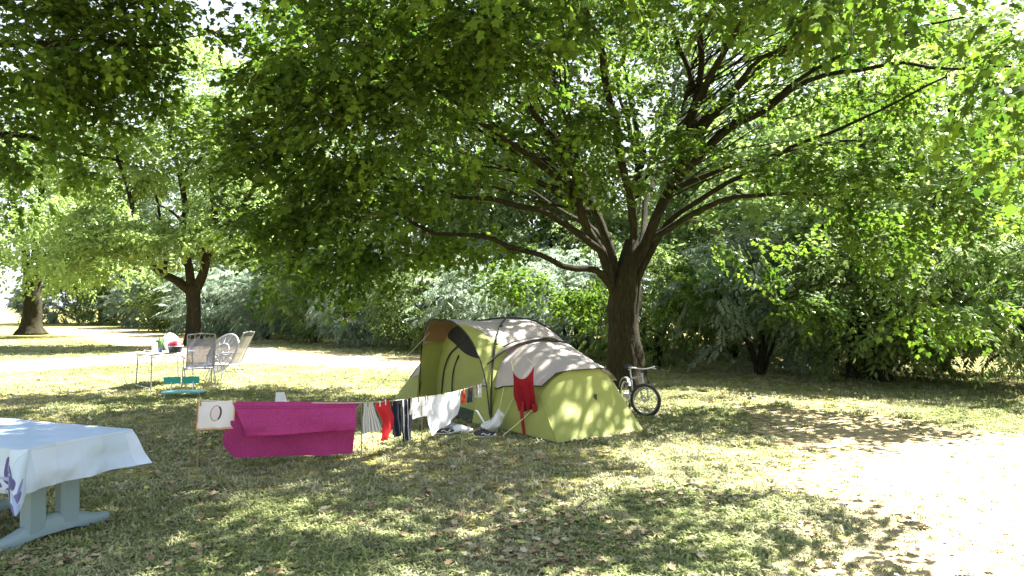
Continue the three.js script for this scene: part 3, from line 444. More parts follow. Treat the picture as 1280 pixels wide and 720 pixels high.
//@@OBJECTS
// ---------------------------------------------------------------- dome tent
{
  const C = [-1.5, 12.5], E = [-0.3, 10.3], A = [0.54, 9.1], B = [1.72, 9.96], Gc = [1.33, 11.3], F = [0.2, 13.5];
  const base = W(-0.05, 0, 11.6);
  const t = thing('dome_tent', 'green and grey dome tent with open hooded doorway and sleeping pod', 'tent', base);
  const L = (X, h, d) => V(X, h, -d).sub(base);
  const mix2 = (a, b, k) => [lerp(a[0], b[0], k), lerp(a[1], b[1], k)];
  const wr = (x, y, z, k = 1) => 0.02 * k * fbm(x * 2.2, y * 2.2, z * 2.2) + 0.012 * k * Math.abs(noise(x * 5 + y * 3, y * 2, z * 5 - y * 4)) + 0.005 * k * noise(x * 11, y * 11, z * 11);
  const HD = 1.43;
  // hall: barrel across the door line C-E, closed dome at the back
  function hall(v, w, off = 0) {                             // v 0 door .. 1 back, w 0 = C side .. 1 = E side
    const n = mix2(C, E, w), f = mix2(F, Gc, w), p = mix2(n, f, v);
    const sh = Math.pow(Math.max(0, 1 - Math.pow(Math.abs(2 * w - 1), 2.7)), 1 / 2.1), b = v < 0.5 ? 1 : Math.pow(Math.max(0, 1 - Math.pow((v - 0.5) / 0.5, 2.7)), 1 / 2.1);
    const sag = 1 - 0.03 * Math.sin(Math.PI * clamp(v * 2)) * Math.sin(Math.PI * w) * (v < 0.5 ? 1 : 0);
    const h = HD * sh * b * sag, k = off + wr(p[0], h, p[1]);
    const out = [(w - 0.5) * 0.55, (v - 0.5) * 0.5];
    return L(p[0] + out[0] * k * 2 + out[1] * k, h + k * 0.7 * Math.min(1, h * 3), p[1] - out[0] * k * 2 + out[1] * k);
  }
  const wEdge = (v) => 0.94 - 0.10 * Math.sin(Math.PI * clamp(v));
  const lip = (v0, w) => v0 - 0.10 * Math.sin(Math.PI * w) * (1 - v0);
  // grey roof, in two panels either side of the pole sleeve, green lower sides
  const roofLow = (v) => 0.10 + 0.03 * Math.sin(Math.PI * v);
  const seam = (v) => lerp(0.70, 0.93, smooth(0, 0.32, v));  // the green side panel by the door ends at this seam
  part('roof_panel', sheet(44, 36, (a, v) => { const w = lerp(roofLow(v), Math.min(seam(v), wEdge(v)), a), vv = lerp(lip(0, w), 1, v); return hall(Math.max(vv, -0.12), w, 0.012); }, (a, v) => [a * 2, v * 2]), M.tentGrey, t);
  part('side_panel', sheet(14, 22, (a, v) => { const vv = v * 0.34, w = lerp(seam(vv), 0.999, a); return hall(lerp(lip(0, w), 1, vv), w, 0.006); }), M.tentGreen, t);
  part('side_panel', sheet(12, 30, (a, v) => hall(lerp(-0.02, 1, v), lerp(0.0005, roofLow(v) + 0.01, a), 0.004)), M.tentGreen, t);
  part('wall_panel', sheet(12, 30, (a, v) => hall(lerp(0.3, 0.999, v), lerp(wEdge(v) - 0.01, 0.9995, a), 0.002)), M.tentGreen, t);
  // the hood over the pod: edge of the roof lifted as a visor
  const visor = (v, k) => { const p = hall(v, wEdge(v), 0.014); const s = Math.sin(Math.PI * v); return p.clone().add(V(0.12 * k * s, -0.005 * k * s, 0.20 * k * s)); };
  part('pod_visor', sheet(30, 4, (v, k) => visor(0.02 + 0.96 * v, k)), M.tentGrey, t);
  part('black_trim', tube(Array.from({ length: 31 }, (_, i) => visor(0.02 + 0.96 * i / 30, 1)), 0.011, 5), M.black, t);
  // pole sleeves from the feet to the crown
  for (const [s0, w0] of [[0, 0], [0, 1], [1, 0], [1, 1]]) part('pole_sleeve', tube(Array.from({ length: 25 }, (_, i) => { const k = i / 24; return hall(lerp(s0, 0.5, k) + (s0 ? -0.002 : 0.002), lerp(w0, 0.5, Math.min(0.999, k + 0.0005)), 0.03); }), 0.013, 6), M.black, t);
  for (const [v, w] of [[0.28, 0.73], [0.14, 0.87], [0.72, 0.72]]) { const p = hall(v, w, 0.032); part('pole_clip', at(box(0.05, 0.02, 0.035, 0.004), p.x, p.y, p.z), M.black, t); }
  // hood lip trim and added brown sheet, coloured as the sunlit inside of the grey hood
  const lipPts = Array.from({ length: 41 }, (_, i) => { const w = 0.002 + 0.996 * i / 40; return hall(lip(0, w), w, 0.008); });
  part('hood_trim', tube(lipPts, 0.009, 5), M.black, t);
  part('hood_sunlit_inside', sheet(26, 8, (a, b) => { const w = lerp(0.13, 0.62, a), q = hall(lerp(lip(0, w) + 0.012, 0.15, b), w, -0.012); return q.add(V(0, -0.012 - 0.02 * b, 0)); }), M.tentSunlitBrown, t);
  // inner door wall set back under the hood
  const back = 0.15, inner = (w, h) => { const n = mix2(C, E, w), f = mix2(F, Gc, w), p = mix2(n, f, back + 0.012 * noise(w * 6, h * 5)); return L(p[0], h, p[1]); };
  const innerTop = (w) => HD * 0.965 * Math.pow(Math.max(0, 1 - Math.pow(Math.abs(2 * w - 1), 2.7)), 1 / 2.1);
  part('door_panel', sheet(36, 24, (a, b) => { const w = lerp(0.012, 0.988, a); return inner(w, innerTop(w) * b); }), M.tentGreen, t);
  const face = (w, h, o = 0.012) => inner(w, h).add(V(-0.857 * o, 0, 0.514 * o));
  const hx = (x, y) => { const w = clamp((x - 525) / 87 + 0.02 * 0), d = lerp(12.5, 10.3, w) + 0.15; return [w, EYE - (y - HORIZON) * d / FOCAL]; };
  { // half-moon mesh window
    const rows = 14; part('mesh_window', sheet(18, rows, (a, b) => { const w = lerp(0.20, 0.82, a), top = Math.min(innerTop(w) - 0.03, 1.36), bot = lerp(1.12, 0.86, a) - 0.10 * Math.sin(Math.PI * a); return face(w, lerp(Math.min(bot, top - 0.01), top, b), 0.014); }), M.mesh, t);
  }
  const zip = (list) => part('zip', tube(curve(list.map(([w, h]) => face(w, h, 0.018)), 24), 0.012, 5), M.black, t);
  zip([[0.10, 0.02], [0.11, 0.35], [0.15, 0.62], [0.24, 0.86], [0.36, 1.02], [0.5, 1.16]]); zip([[0.30, 0.05], [0.27, 0.30], [0.29, 0.6], [0.36, 0.86]]); zip([[0.62, 0.14], [0.74, 0.22], [0.80, 0.36], [0.84, 0.56], [0.86, 0.62]]);
  // groundsheet sill inside the doorway
  part('groundsheet', sheet(20, 6, (a, b) => { const w = lerp(0.03, 0.97, a), p = mix2(mix2(C, E, w), mix2(F, Gc, w), lerp(-0.03, 0.15, b)); return L(p[0], 0.012 + 0.07 * b + 0.02 * noise(a * 8, b * 4), p[1]); }), std([0.05, 0.07, 0.05], 0.7, { side: THREE.DoubleSide }), t);
  // sleeping pods: surface swept from the hall to a ground edge
  function pod(N0, N1, F0, F1, H0, H1, hoop) {
    return (f, a, off = 0) => {
      const n = mix2(N0, N1, f), q = mix2(F0, F1, f), p = mix2(n, q, a);
      const H = f < 0 ? H0 : f < hoop ? lerp(H0, H1, f / hoop) : H1 * (1 - (f - hoop) / (1 - hoop)) * (1 - 0.07 * Math.sin(Math.PI * (f - hoop) / (1 - hoop)));
      const ex = f < hoop ? 2.5 : lerp(2.5, 7, (f - hoop) / (1 - hoop));
      const h = H * Math.pow(Math.max(0, 1 - Math.pow(Math.abs(2 * a - 1), ex)), 1 / 1.7), k = off + wr(p[0] + 4, h, p[1], 1.2) * Math.min(1, h * 5) * (1 - 0.5 * f);
      const o = (a - 0.5) * 1.6;
      return L(p[0] + 0.857 * o * k + 0.3 * k, h + k * 0.8, p[1] + 0.514 * o * k - 0.3 * k);
    };
  }
  const rightPod = pod(E, A, Gc, B, 1.10, 0.82, 0.62), left = pod(C, [-2.07, 13.2], F, [-0.5, 14.5], 1.12, 0.78, 0.6);
  const right = (f, a, off = 0) => {                         // beyond the hoop the end panel falls straight to its ground edge
    if (f <= 0.62) return rightPod(f, a, off);
    const k = (f - 0.62) / 0.38, top = rightPod(0.62, a, off), e = mix2(A, B, clamp((a - 0.10) / 0.80)), low = L(e[0], 0.004, e[1]), s = 0.05 * Math.sin(Math.PI * k);
    return top.lerp(low, k).add(V(0, -s * 0.5 * Math.sin(Math.PI * a) + off * 0.3 + 0.02 * k * (1 - k) * noise(a * 7, k * 3), 0));
  };
  part('pod_wall', sheet(44, 22, (a, f) => right(lerp(-0.3, 0.62, f), a)), M.tentGreen, t);
  part('pod_end_panel', sheet(44, 18, (a, f) => right(lerp(0.6201, 1, f), lerp(0.0, 1, a), 0.002)), M.tentGreen, t);
  const flyEnd = (a) => 0.60 + 0.05 * Math.sin(Math.PI * a);
  const fly = (a, f) => { const ff = lerp(-0.28, flyEnd(a), f), lo = lerp(0.06, 0.135, clamp(ff / 0.6)), aa = lerp(lo, 1 - lo, a); const p = right(ff, aa, 0.026 + 0.03 * smooth(0.75, 1, f)); return p; };
  part('pod_fly', sheet(44, 24, fly), M.tentGrey, t);
  part('fly_trim', tube(Array.from({ length: 41 }, (_, i) => fly(i / 40, 1)), 0.007, 5), M.black, t);
  part('fly_trim', tube(Array.from({ length: 25 }, (_, i) => fly(0, i / 24)), 0.007, 5), M.black, t);
  part('pod_wall', sheet(30, 18, (a, f) => left(lerp(0, 1, f), a)), M.tentGreen, t);
  part('pod_fly', sheet(30, 12, (a, f) => left(lerp(0, 0.5, f), lerp(0.06, 0.94, a), 0.025)), M.tentGrey, t);
  part('fly_trim', tube(Array.from({ length: 21 }, (_, i) => left(0.5, lerp(0.06, 0.94, i / 20), 0.03)), 0.008, 5), M.black, t);
  // seam piping, toggles, hem
  part('seam', tube(Array.from({ length: 16 }, (_, i) => right(lerp(0.621, 0.995, i / 15), 0.10, 0.012)), 0.006, 5), M.tentGreen, t);
  part('hem', tube(Array.from({ length: 21 }, (_, i) => right(0.998, i / 20, 0.004).setY(0.012)), 0.012, 5), M.black, t);
  part('hem', tube([...Array(15)].map((_, i) => { const p = mix2(E, A, i / 14); return L(p[0], 0.014, p[1]); }), 0.014, 5), M.black, t);
  { const p = right(0.78, 0.55, 0.01); part('toggle', at(box(0.035, 0.09, 0.02, 0.004), p.x, p.y, p.z), M.black, t); }
  // guy lines to pegs
  const guy = (a, b) => { part('guy_line', tube([a, a.clone().lerp(b, 0.5).add(V(0, -0.01, 0)), b], 0.0055, 4), M.line, t); part('peg', bar(b.clone().add(V(0.03, 0.04, 0)), b.clone().add(V(-0.01, -0.05, 0)), 0.006, 5), M.steel, t); };
  const near = (x, y, d) => P(x, y, d).sub(base);
  guy(right(0.08, 0.10, 0.04), G(618, 538).add(V(0, 0.01, 0)).sub(base)); guy(right(0.3, 0.05, 0.04), G(620, 541).add(V(0, 0.01, 0)).sub(base)); guy(right(0.6, 0.04, 0.03), G(628, 546).add(V(0, 0.01, 0)).sub(base));
  guy(hall(0.02, 0.2, 0.02), W(-2.4, 0.01, 11.4).sub(base));
}

// ---------------------------------------------------------------- clothes line with washing
const cl = { A: P(247, 500, 7.5), T: P(449, 503.5, 7.97), Bm: P(572, 489, 9.76), E: P(606, 478, 10.45) };
const linePts = curve([cl.A, P(300, 502.5, 7.62), P(372, 503.5, 7.79), cl.T, P(500, 500, 8.66), P(526, 497, 9.02), cl.Bm, cl.E], 60);
function onLine(x) { let b = 0, e = 1e9; linePts.forEach((p, i) => { const q = Math.abs(project(p)[0] - x); if (q < e) { e = q; b = i; } }); const i = clamp(b, 1, linePts.length - 2); const dir = linePts[i + 1].clone().sub(linePts[i - 1]).setY(0).normalize(); return { p: linePts[b].clone(), dir }; }
{
  const t = thing('clothes_line', 'low rope clothes line propped on thin wooden stakes', 'clothes line', G(247, 590));
  const b = t.position, L = (p) => p.clone().sub(b);
  part('rope', tube(linePts.map(L), 0.005, 5), M.rope, t);
  for (const x of [246, 450, 529]) { const { p } = onLine(x); const f = p.clone().setY(-0.05); part('stake', tube([L(f), L(f.clone().lerp(p, 0.5).add(V(0.008, 0, 0))), L(p.clone().add(V(0, 0.03, 0)))], [0.0055, 0.005, 0.005], 6), M.wood, t); }
}
// hanging cloth: rows from the line down; profile(v) -> [left, right, drop, out] in metres
function hang(name, label, category, mat, x, { rows = 18, cols = 22, shape, fold = 0.02, waves = 2.2, seed = 1, front = 0.012, group, dy = 0, at: spot }) {
  const { p, dir } = spot || onLine(x), nrm = V(-dir.z, 0, dir.x); if (nrm.z < 0) nrm.negate();
  const t = thing(name, label, category, V(p.x, p.y + dy, p.z), 0, group);
  const f = (u, v) => { const [l, r, drop, out = 0] = shape(v, u), s = lerp(l, r, u), z = front + out + fold * (0.25 + v) * (Math.sin(waves * 6.283 * u + seed) * 0.6 + noise(u * 4 + seed, v * 2.2, seed)) * smooth(0, 0.25, v); return V(dir.x * s + nrm.x * z, -drop + 0.006 * noise(u * 6, v * 4, seed), dir.z * s + nrm.z * z); };
  part('cloth', sheet(cols, rows, f, (u, v) => [u, 1 - v]), mat, t);
  return { t, p, dir, nrm, f };
}
function pegs(h, list, mat) { for (const s of list) { const q = h.dir.clone().multiplyScalar(s); part('peg', at(box(0.012, 0.06, 0.014, 0.002).rotateY(Math.atan2(-h.dir.z, h.dir.x)), q.x + h.nrm.x * 0.012, -0.012, q.z + h.nrm.z * 0.012), mat, h.t); } }
{ // big magenta bath towel folded over the line
  const mat = cloth([0.68, 0.085, 0.32], { map: pileTex, bumpMap: terryTex, bumpScale: 0.012, sheen: 0.5, sheenColor: new THREE.Color(0.8, 0.2, 0.5), sheenRoughness: 0.6, transmission: 0.1 });
  const { p, dir } = onLine(366), nrm = V(-dir.z, 0, dir.x); if (nrm.z < 0) nrm.negate();
  const t = thing('bath_towel', 'large magenta bath towel folded over the clothes line', 'towel', p.clone());
  const wave = (s, v, k) => 0.05 * v * (noise(s * 2.3 + k, v * 1.6, k) + 0.5 * noise(s * 6 + k, v * 2, 3)) + 0.006 * noise(s * 14, v * 9, k);
  const at3 = (s, y, z) => V(dir.x * s + nrm.x * z, y, dir.z * s + nrm.z * z);
  const sagY = (s) => onLine(366 + s * 121).p.y - p.y;
  // back layer hangs nearly to the grass, rounded lower left corner
  part('back_layer', sheet(46, 26, (u, v) => { const s0 = lerp(-0.545, 0.665, u), s = s0 - 0.10 * smooth(0.2, 0.7, v) * (u < 0.5 ? Math.pow(1 - 2 * u, 2) : 0) - 0.06 * Math.max(0, u - 0.5) * v + (u < 0.12 ? 0.13 * Math.pow(v, 7) * (1 - u / 0.12) : 0), low = 0.555 - 0.02 * u; return at3(s, sagY(s0) - v * low, -0.012 - 0.05 * v + wave(s, v, 2) + 0.03 * Math.sin(v * 3)); }, (u, v) => [u * 1.4, v * 0.6]), mat, t);
  part('front_flap', sheet(46, 16, (u, v) => { const s0 = lerp(-0.545, 0.665, u), s = s0 + (u < 0.3 ? 0.14 * v * (1 - u / 0.3) : 0) - 0.02 * v * u, low = lerp(0.33, 0.265, u); return at3(s, sagY(s0) + 0.006 - v * low, 0.014 + 0.085 * v + wave(s, v, 8) + 0.022 * v * Math.max(0, Math.sin(s * 42)) * smooth(0.1, 0.5, u)); }, (u, v) => [u * 1.4, v * 0.4]), mat, t);
  part('fold_over_line', sheet(46, 5, (u, v) => { const s = lerp(-0.545, 0.665, u), a = v * Math.PI; return at3(s, sagY(s) + 0.010 * Math.sin(a) + 0.002, -0.013 * Math.cos(a)); }), mat, t);
  part('hem_band', sheet(46, 1, (u, v) => { const s0 = lerp(-0.545, 0.665, u), vv = 0.90 + 0.10 * v, s = s0 + (u < 0.3 ? 0.14 * vv * (1 - u / 0.3) : 0) - 0.02 * vv * u, low = lerp(0.33, 0.265, u); return at3(s, sagY(s0) + 0.006 - vv * low, 0.021 + 0.085 * vv + wave(s, vv, 8) + 0.022 * vv * Math.max(0, Math.sin(s * 42)) * smooth(0.1, 0.5, u)); }), cloth([0.50, 0.055, 0.22], { bumpMap: terryTex, bumpScale: 0.004 }), t);
}
{ // small white cloth with a ring print and an apricot border
  const tex = canvasTex(256, 192, (x, w, h) => {
    x.fillStyle = '#efe9ec'; x.fillRect(0, 0, w, h); x.strokeStyle = '#e8b48e'; x.lineWidth = 12; x.strokeRect(4, -20, w - 8, h + 14); x.strokeStyle = '#b7643a'; x.lineWidth = 5; x.beginPath(); x.moveTo(2, 0); x.lineTo(2, h); x.stroke();
    x.lineWidth = 9; x.strokeStyle = '#c3a98a'; x.beginPath(); x.ellipse(126, 82, 34, 50, 0.1, 0, 6.3); x.stroke(); x.lineWidth = 13; x.strokeStyle = '#5a4a42'; x.beginPath(); x.ellipse(126, 82, 34, 50, 0.1, -1.1, 0.9); x.stroke(); x.fillStyle = 'rgba(225,205,215,0.6)'; x.beginPath(); x.ellipse(122, 84, 26, 42, 0.1, 0, 6.3); x.fill();
  });
  const h = hang('tea_towel', 'small white towel with a ring print and apricot border', 'towel', cloth([0.95, 0.95, 0.95], { map: tex }), 271, { shape: (v) => [-0.175 - 0.02 * v, 0.175 - 0.02 * v, 0.275 * v], fold: 0.012, waves: 1.2, seed: 4 });
  pegs(h, [-0.15, 0.15], M.wood);
}
{
  const striped = canvasTex(64, 64, (x, w, h) => { x.fillStyle = '#d9d6d6'; x.fillRect(0, 0, w, h); x.fillStyle = '#8f8c90'; for (let i = 0; i < 8; i++) x.fillRect(i * 8, 0, 3, h); });
  pegs(hang('striped_shirt', 'grey and white striped vest hanging by the magenta towel', 'shirt', cloth([0.9, 0.9, 0.9], { map: striped }), 456, { shape: (v) => [-0.06 - 0.04 * v, 0.06 + 0.16 * v, 0.31 * v], seed: 7, waves: 1.5, cols: 12 }), [0], M.wood);
  pegs(hang('red_shirt', 'bright red shirt hanging beside the navy trousers', 'shirt', cloth([0.55, 0.03, 0.04]), 480, { shape: (v, u) => [-0.18 + 0.16 * smooth(0, 0.6, v), 0.12 + 0.10 * smooth(0, 0.5, v) * (1 - smooth(0.7, 1, v)), 0.42 * v], seed: 9, waves: 1.6, fold: 0.04, cols: 14 }), [-0.08, 0.04], M.whiteTube);
  const tr = hang('trousers', 'navy tracksuit trousers with white side stripes on the clothes line', 'trousers', cloth([0.016, 0.018, 0.035]), 497, { shape: (v) => [-0.19 + 0.06 * v, 0.03 + 0.03 * v, 0.40 * v], seed: 3, waves: 1.2, fold: 0.04, cols: 10 });
  const leg = (l, r, drop, seed, z, mat, n) => part(n, sheet(8, 16, (u, v) => { const s = lerp(l, r, u) + 0.03 * v, q = z + 0.03 * v * noise(u * 3 + seed, v * 2, seed); return V(tr.dir.x * s + tr.nrm.x * q, -drop * v, tr.dir.z * s + tr.nrm.z * q); }), mat, tr.t);
  leg(-0.005, 0.20, 0.47, 12, 0.03, cloth([0.016, 0.018, 0.035]), 'leg'); leg(0.02, 0.045, 0.46, 12, 0.036, cloth([0.6, 0.6, 0.62]), 'side_stripe'); leg(0.11, 0.13, 0.455, 12, 0.038, cloth([0.6, 0.6, 0.62]), 'side_stripe');
  pegs(tr, [-0.16, 0.17], M.wood);
  pegs(hang('white_shorts', 'small white shorts between navy trousers and white towels', 'shorts', cloth([0.74, 0.72, 0.72]), 511, { shape: (v) => [-0.11, 0.12 + 0.02 * Math.sin(3 * v), 0.18 * v], seed: 14, cols: 12 }), [-0.03, 0.03], M.wood);
  pegs(hang('face_towel', 'short white face towel beside the long white towel', 'towel', cloth([0.78, 0.77, 0.77], { bumpMap: terryTex, bumpScale: 0.003 }), 527, { shape: (v) => [-0.20, 0.20, 0.225 * v], seed: 15, waves: 1 }), [-0.07, 0.07], M.wood);
  pegs(hang('white_towel', 'long white towel hanging askew in front of the doorway', 'towel', cloth([0.76, 0.77, 0.84], { bumpMap: terryTex, bumpScale: 0.003 }), 555, { shape: (v, u) => [-0.42 + 0.14 * v, 0.40 - 0.04 * v, lerp(0.47, 0.30, u) * v], seed: 16, waves: 1.4, fold: 0.03 }), [-0.36, 0, 0.36], M.wood);
  pegs(hang('red_sock', 'small red sock hanging in the tent doorway', 'sock', cloth([0.45, 0.05, 0.03]), 577, { shape: (v) => [-0.03 - 0.05 * v * v, 0.04 + 0.05 * v * (1 - v) + 0.03 * v, 0.17 * v], seed: 17, cols: 8 }), [0], M.wood);
  pegs(hang('dark_sock', 'charcoal sock hanging next to the red sock', 'sock', cloth([0.06, 0.06, 0.075]), 587, { shape: (v) => [-0.06 - 0.02 * v, 0.06 - 0.01 * v, 0.19 * v], seed: 18, cols: 8 }), [0], M.wood);
  pegs(hang('white_sock', 'white sock hanging nearest the door pole', 'sock', cloth([0.74, 0.72, 0.7]), 600, { shape: (v) => [-0.06, 0.06 - 0.04 * v, 0.17 * v], seed: 19, cols: 8 }), [0], M.wood);
  const w2 = hang('light_sock', 'pale grey sock hanging between dark and white socks', 'sock', cloth([0.6, 0.6, 0.62]), 593, { shape: (v) => [-0.015, 0.02, 0.16 * v], seed: 20, cols: 6, front: -0.012 }); pegs(w2, [0], M.wood);
}
{ // red dress hung on the guy line by the pod
  const spot = { p: P(655, 462, 9.62), dir: V(0.94, 0, 0.34).normalize() };
  const h = hang('red_dress', 'red strappy dress hanging on a guy line by the pod', 'dress', cloth([0.25, 0.012, 0.020]), 0, { at: spot, rows: 30, cols: 26, fold: 0.035, waves: 2.4, seed: 30, front: 0, shape: (v, u) => { const neck = 0.13 * Math.pow(Math.sin(Math.PI * clamp(u)), 0.8), slope = -0.085 * u + 0.03; const l = -0.145 + 0.05 * smooth(0.5, 1, v), r = 0.13 + 0.035 * smooth(0.4, 1, v); const top = neck + slope, bot = 0.52 + 0.02 * Math.sin(u * 5) - 0.03 * u; return [l, r, lerp(top, bot, v), 0]; } });
  const strip = (s0, s1, y0, y1, w, n) => part(n, sheet(3, 14, (u, v) => { const s = lerp(s0, s1, v) + (u - 0.5) * w * (1 - 0.4 * v), z = 0.02 * Math.sin(v * 5 + s0 * 9); return V(h.dir.x * s + h.nrm.x * z, -lerp(y0, y1, v), h.dir.z * s + h.nrm.z * z); }), cloth([0.32, 0.03, 0.03]), h.t);
  strip(-0.03, -0.005, 0.40, 0.83, 0.06, 'tie'); strip(0.14, 0.165, 0.42, 0.66, 0.07, 'tie');
  part('strap', bar(V(h.dir.x * -0.14, -0.02, h.dir.z * -0.14), V(h.dir.x * -0.17, 0.10, h.dir.z * -0.17), 0.006, 5), M.line, h.t); part('strap', bar(V(h.dir.x * 0.13, 0.06, h.dir.z * 0.13), V(h.dir.x * 0.05, 0.13, h.dir.z * 0.05 - 0.2), 0.006, 5), M.line, h.t);
}
{ // white card bag on a forked stick behind the towel
  const b = G(351, 560), d = -b.z, t = thing('peg_bag', 'small white peg bag on a forked stick behind the magenta towel', 'bag', b), top = P(352, 490, d).sub(b);
  part('stick', tube([V(0.02, -0.04, 0), V(0.03, top.y * 0.6, 0), V(-0.02, top.y + 0.02, 0), V(-0.06, top.y + 0.09, 0)], [0.012, 0.01, 0.008, 0.005], 5), M.wood, t);
  part('stick', tube([V(0.03, top.y * 0.6, 0), V(0.07, top.y + 0.01, 0.01), V(0.1, top.y + 0.04, 0)], [0.008, 0.006, 0.004], 5), M.wood, t);
  part('bag', sheet(10, 10, (u, v) => V(lerp(-0.055 - 0.015 * v, 0.045 + 0.045 * v, u), top.y - 0.16 * v, 0.016 + 0.03 * Math.sin(Math.PI * u) * (0.3 + v))), cloth([0.75, 0.75, 0.77]), t);
}

// ---------------------------------------------------------------- shoes and bag at the doorway
function shoe(label, x, y, turn, body, sole, name = 'shoe') {
  const t = thing(name, label, 'shoe', G(x, y), turn, 'shoes left at the tent doorway');
  const prof = (u) => [0.048 * (0.75 + 0.45 * Math.sin(Math.PI * Math.pow(u, 0.8)) - 0.35 * smooth(0.85, 1, u)) , lerp(0.105, 0.05, smooth(0.2, 0.75, u)) - 0.03 * smooth(0.85, 1, u)];
  part('sole', sheet(22, 8, (u, v) => { const [w] = prof(u), a = v * 2 * Math.PI; return V(u * 0.28 - 0.14, 0.022 + 0.013 * Math.sin(a) * 1.2 + 0.01 * smooth(0.8, 1, u), (w + 0.008) * Math.cos(a) * Math.sqrt(Math.max(0.02, Math.sin(Math.PI * clamp(u, 0.02, 0.98))) ** 0.5)); }), sole, t);
  part('upper', sheet(24, 14, (u, v) => { const [w, h] = prof(u), a = v * Math.PI, e = Math.pow(Math.max(0.02, Math.sin(Math.PI * clamp(u, 0.015, 0.985))), 0.25), open = u < 0.42 && v > 0.32 && v < 0.68 ? 0.6 : 1; return V(u * 0.27 - 0.135, 0.03 + h * Math.sin(a) * open * e, w * Math.cos(a) * e); }), body, t);
  part('stripe', tube(Array.from({ length: 8 }, (_, i) => { const u = 0.3 + i * 0.06, [w] = prof(u); return V(u * 0.27 - 0.135, 0.05 + 0.012 * Math.sin(i), w * 0.98 + 0.004); }), 0.005, 4), sole, t);
  return t;
}
{
  const bl = std([0.02, 0.02, 0.022], 0.6, { side: THREE.DoubleSide }), wh = std([0.75, 0.74, 0.72], 0.7, { side: THREE.DoubleSide }), gr = std([0.25, 0.25, 0.26], 0.7, { side: THREE.DoubleSide });
  shoe('black trainer with white sole under the long white towel', 556, 543, 0.25, bl, wh); shoe('grey trainer lying behind the black trainer by the doorway', 566, 537, 0.35, gr, wh); shoe('black trainer in front of the white bag by the doorway', 606, 547, 0.2, bl, wh); shoe('white trainer with pale sole between the black trainers', 578, 541, 0.4, wh, wh);
  const b = G(614, 541), t = thing('carrier_bag', 'crumpled white bag slumped beside the tent door pole', 'bag', b);
  part('bag', sheet(30, 20, (u, v) => { const a = u * 2 * Math.PI, r = 0.10 * Math.sin(Math.PI * (0.12 + 0.86 * (1 - v))) + 0.02, k = 1 + 0.35 * fbm(Math.cos(a) * 1.7, Math.sin(a) * 1.7, v * 2.5); return V(Math.cos(a) * r * k * 1.05 + 0.03 * v, 0.005 + v * (0.21 + 0.09 * Math.cos(a) + 0.05 * noise(a, v * 3)), Math.sin(a) * r * k * 0.8); }), cloth([0.74, 0.73, 0.70], { transmission: 0.15 }), t);
  part('handle', tube(curve([V(-0.08, 0.12, 0.03), V(-0.13, 0.20, 0.02), V(-0.18, 0.27, 0.0), V(-0.2, 0.29, 0.02)], 12), 0.012, 6), std([0.75, 0.74, 0.72], 0.8), t);
}

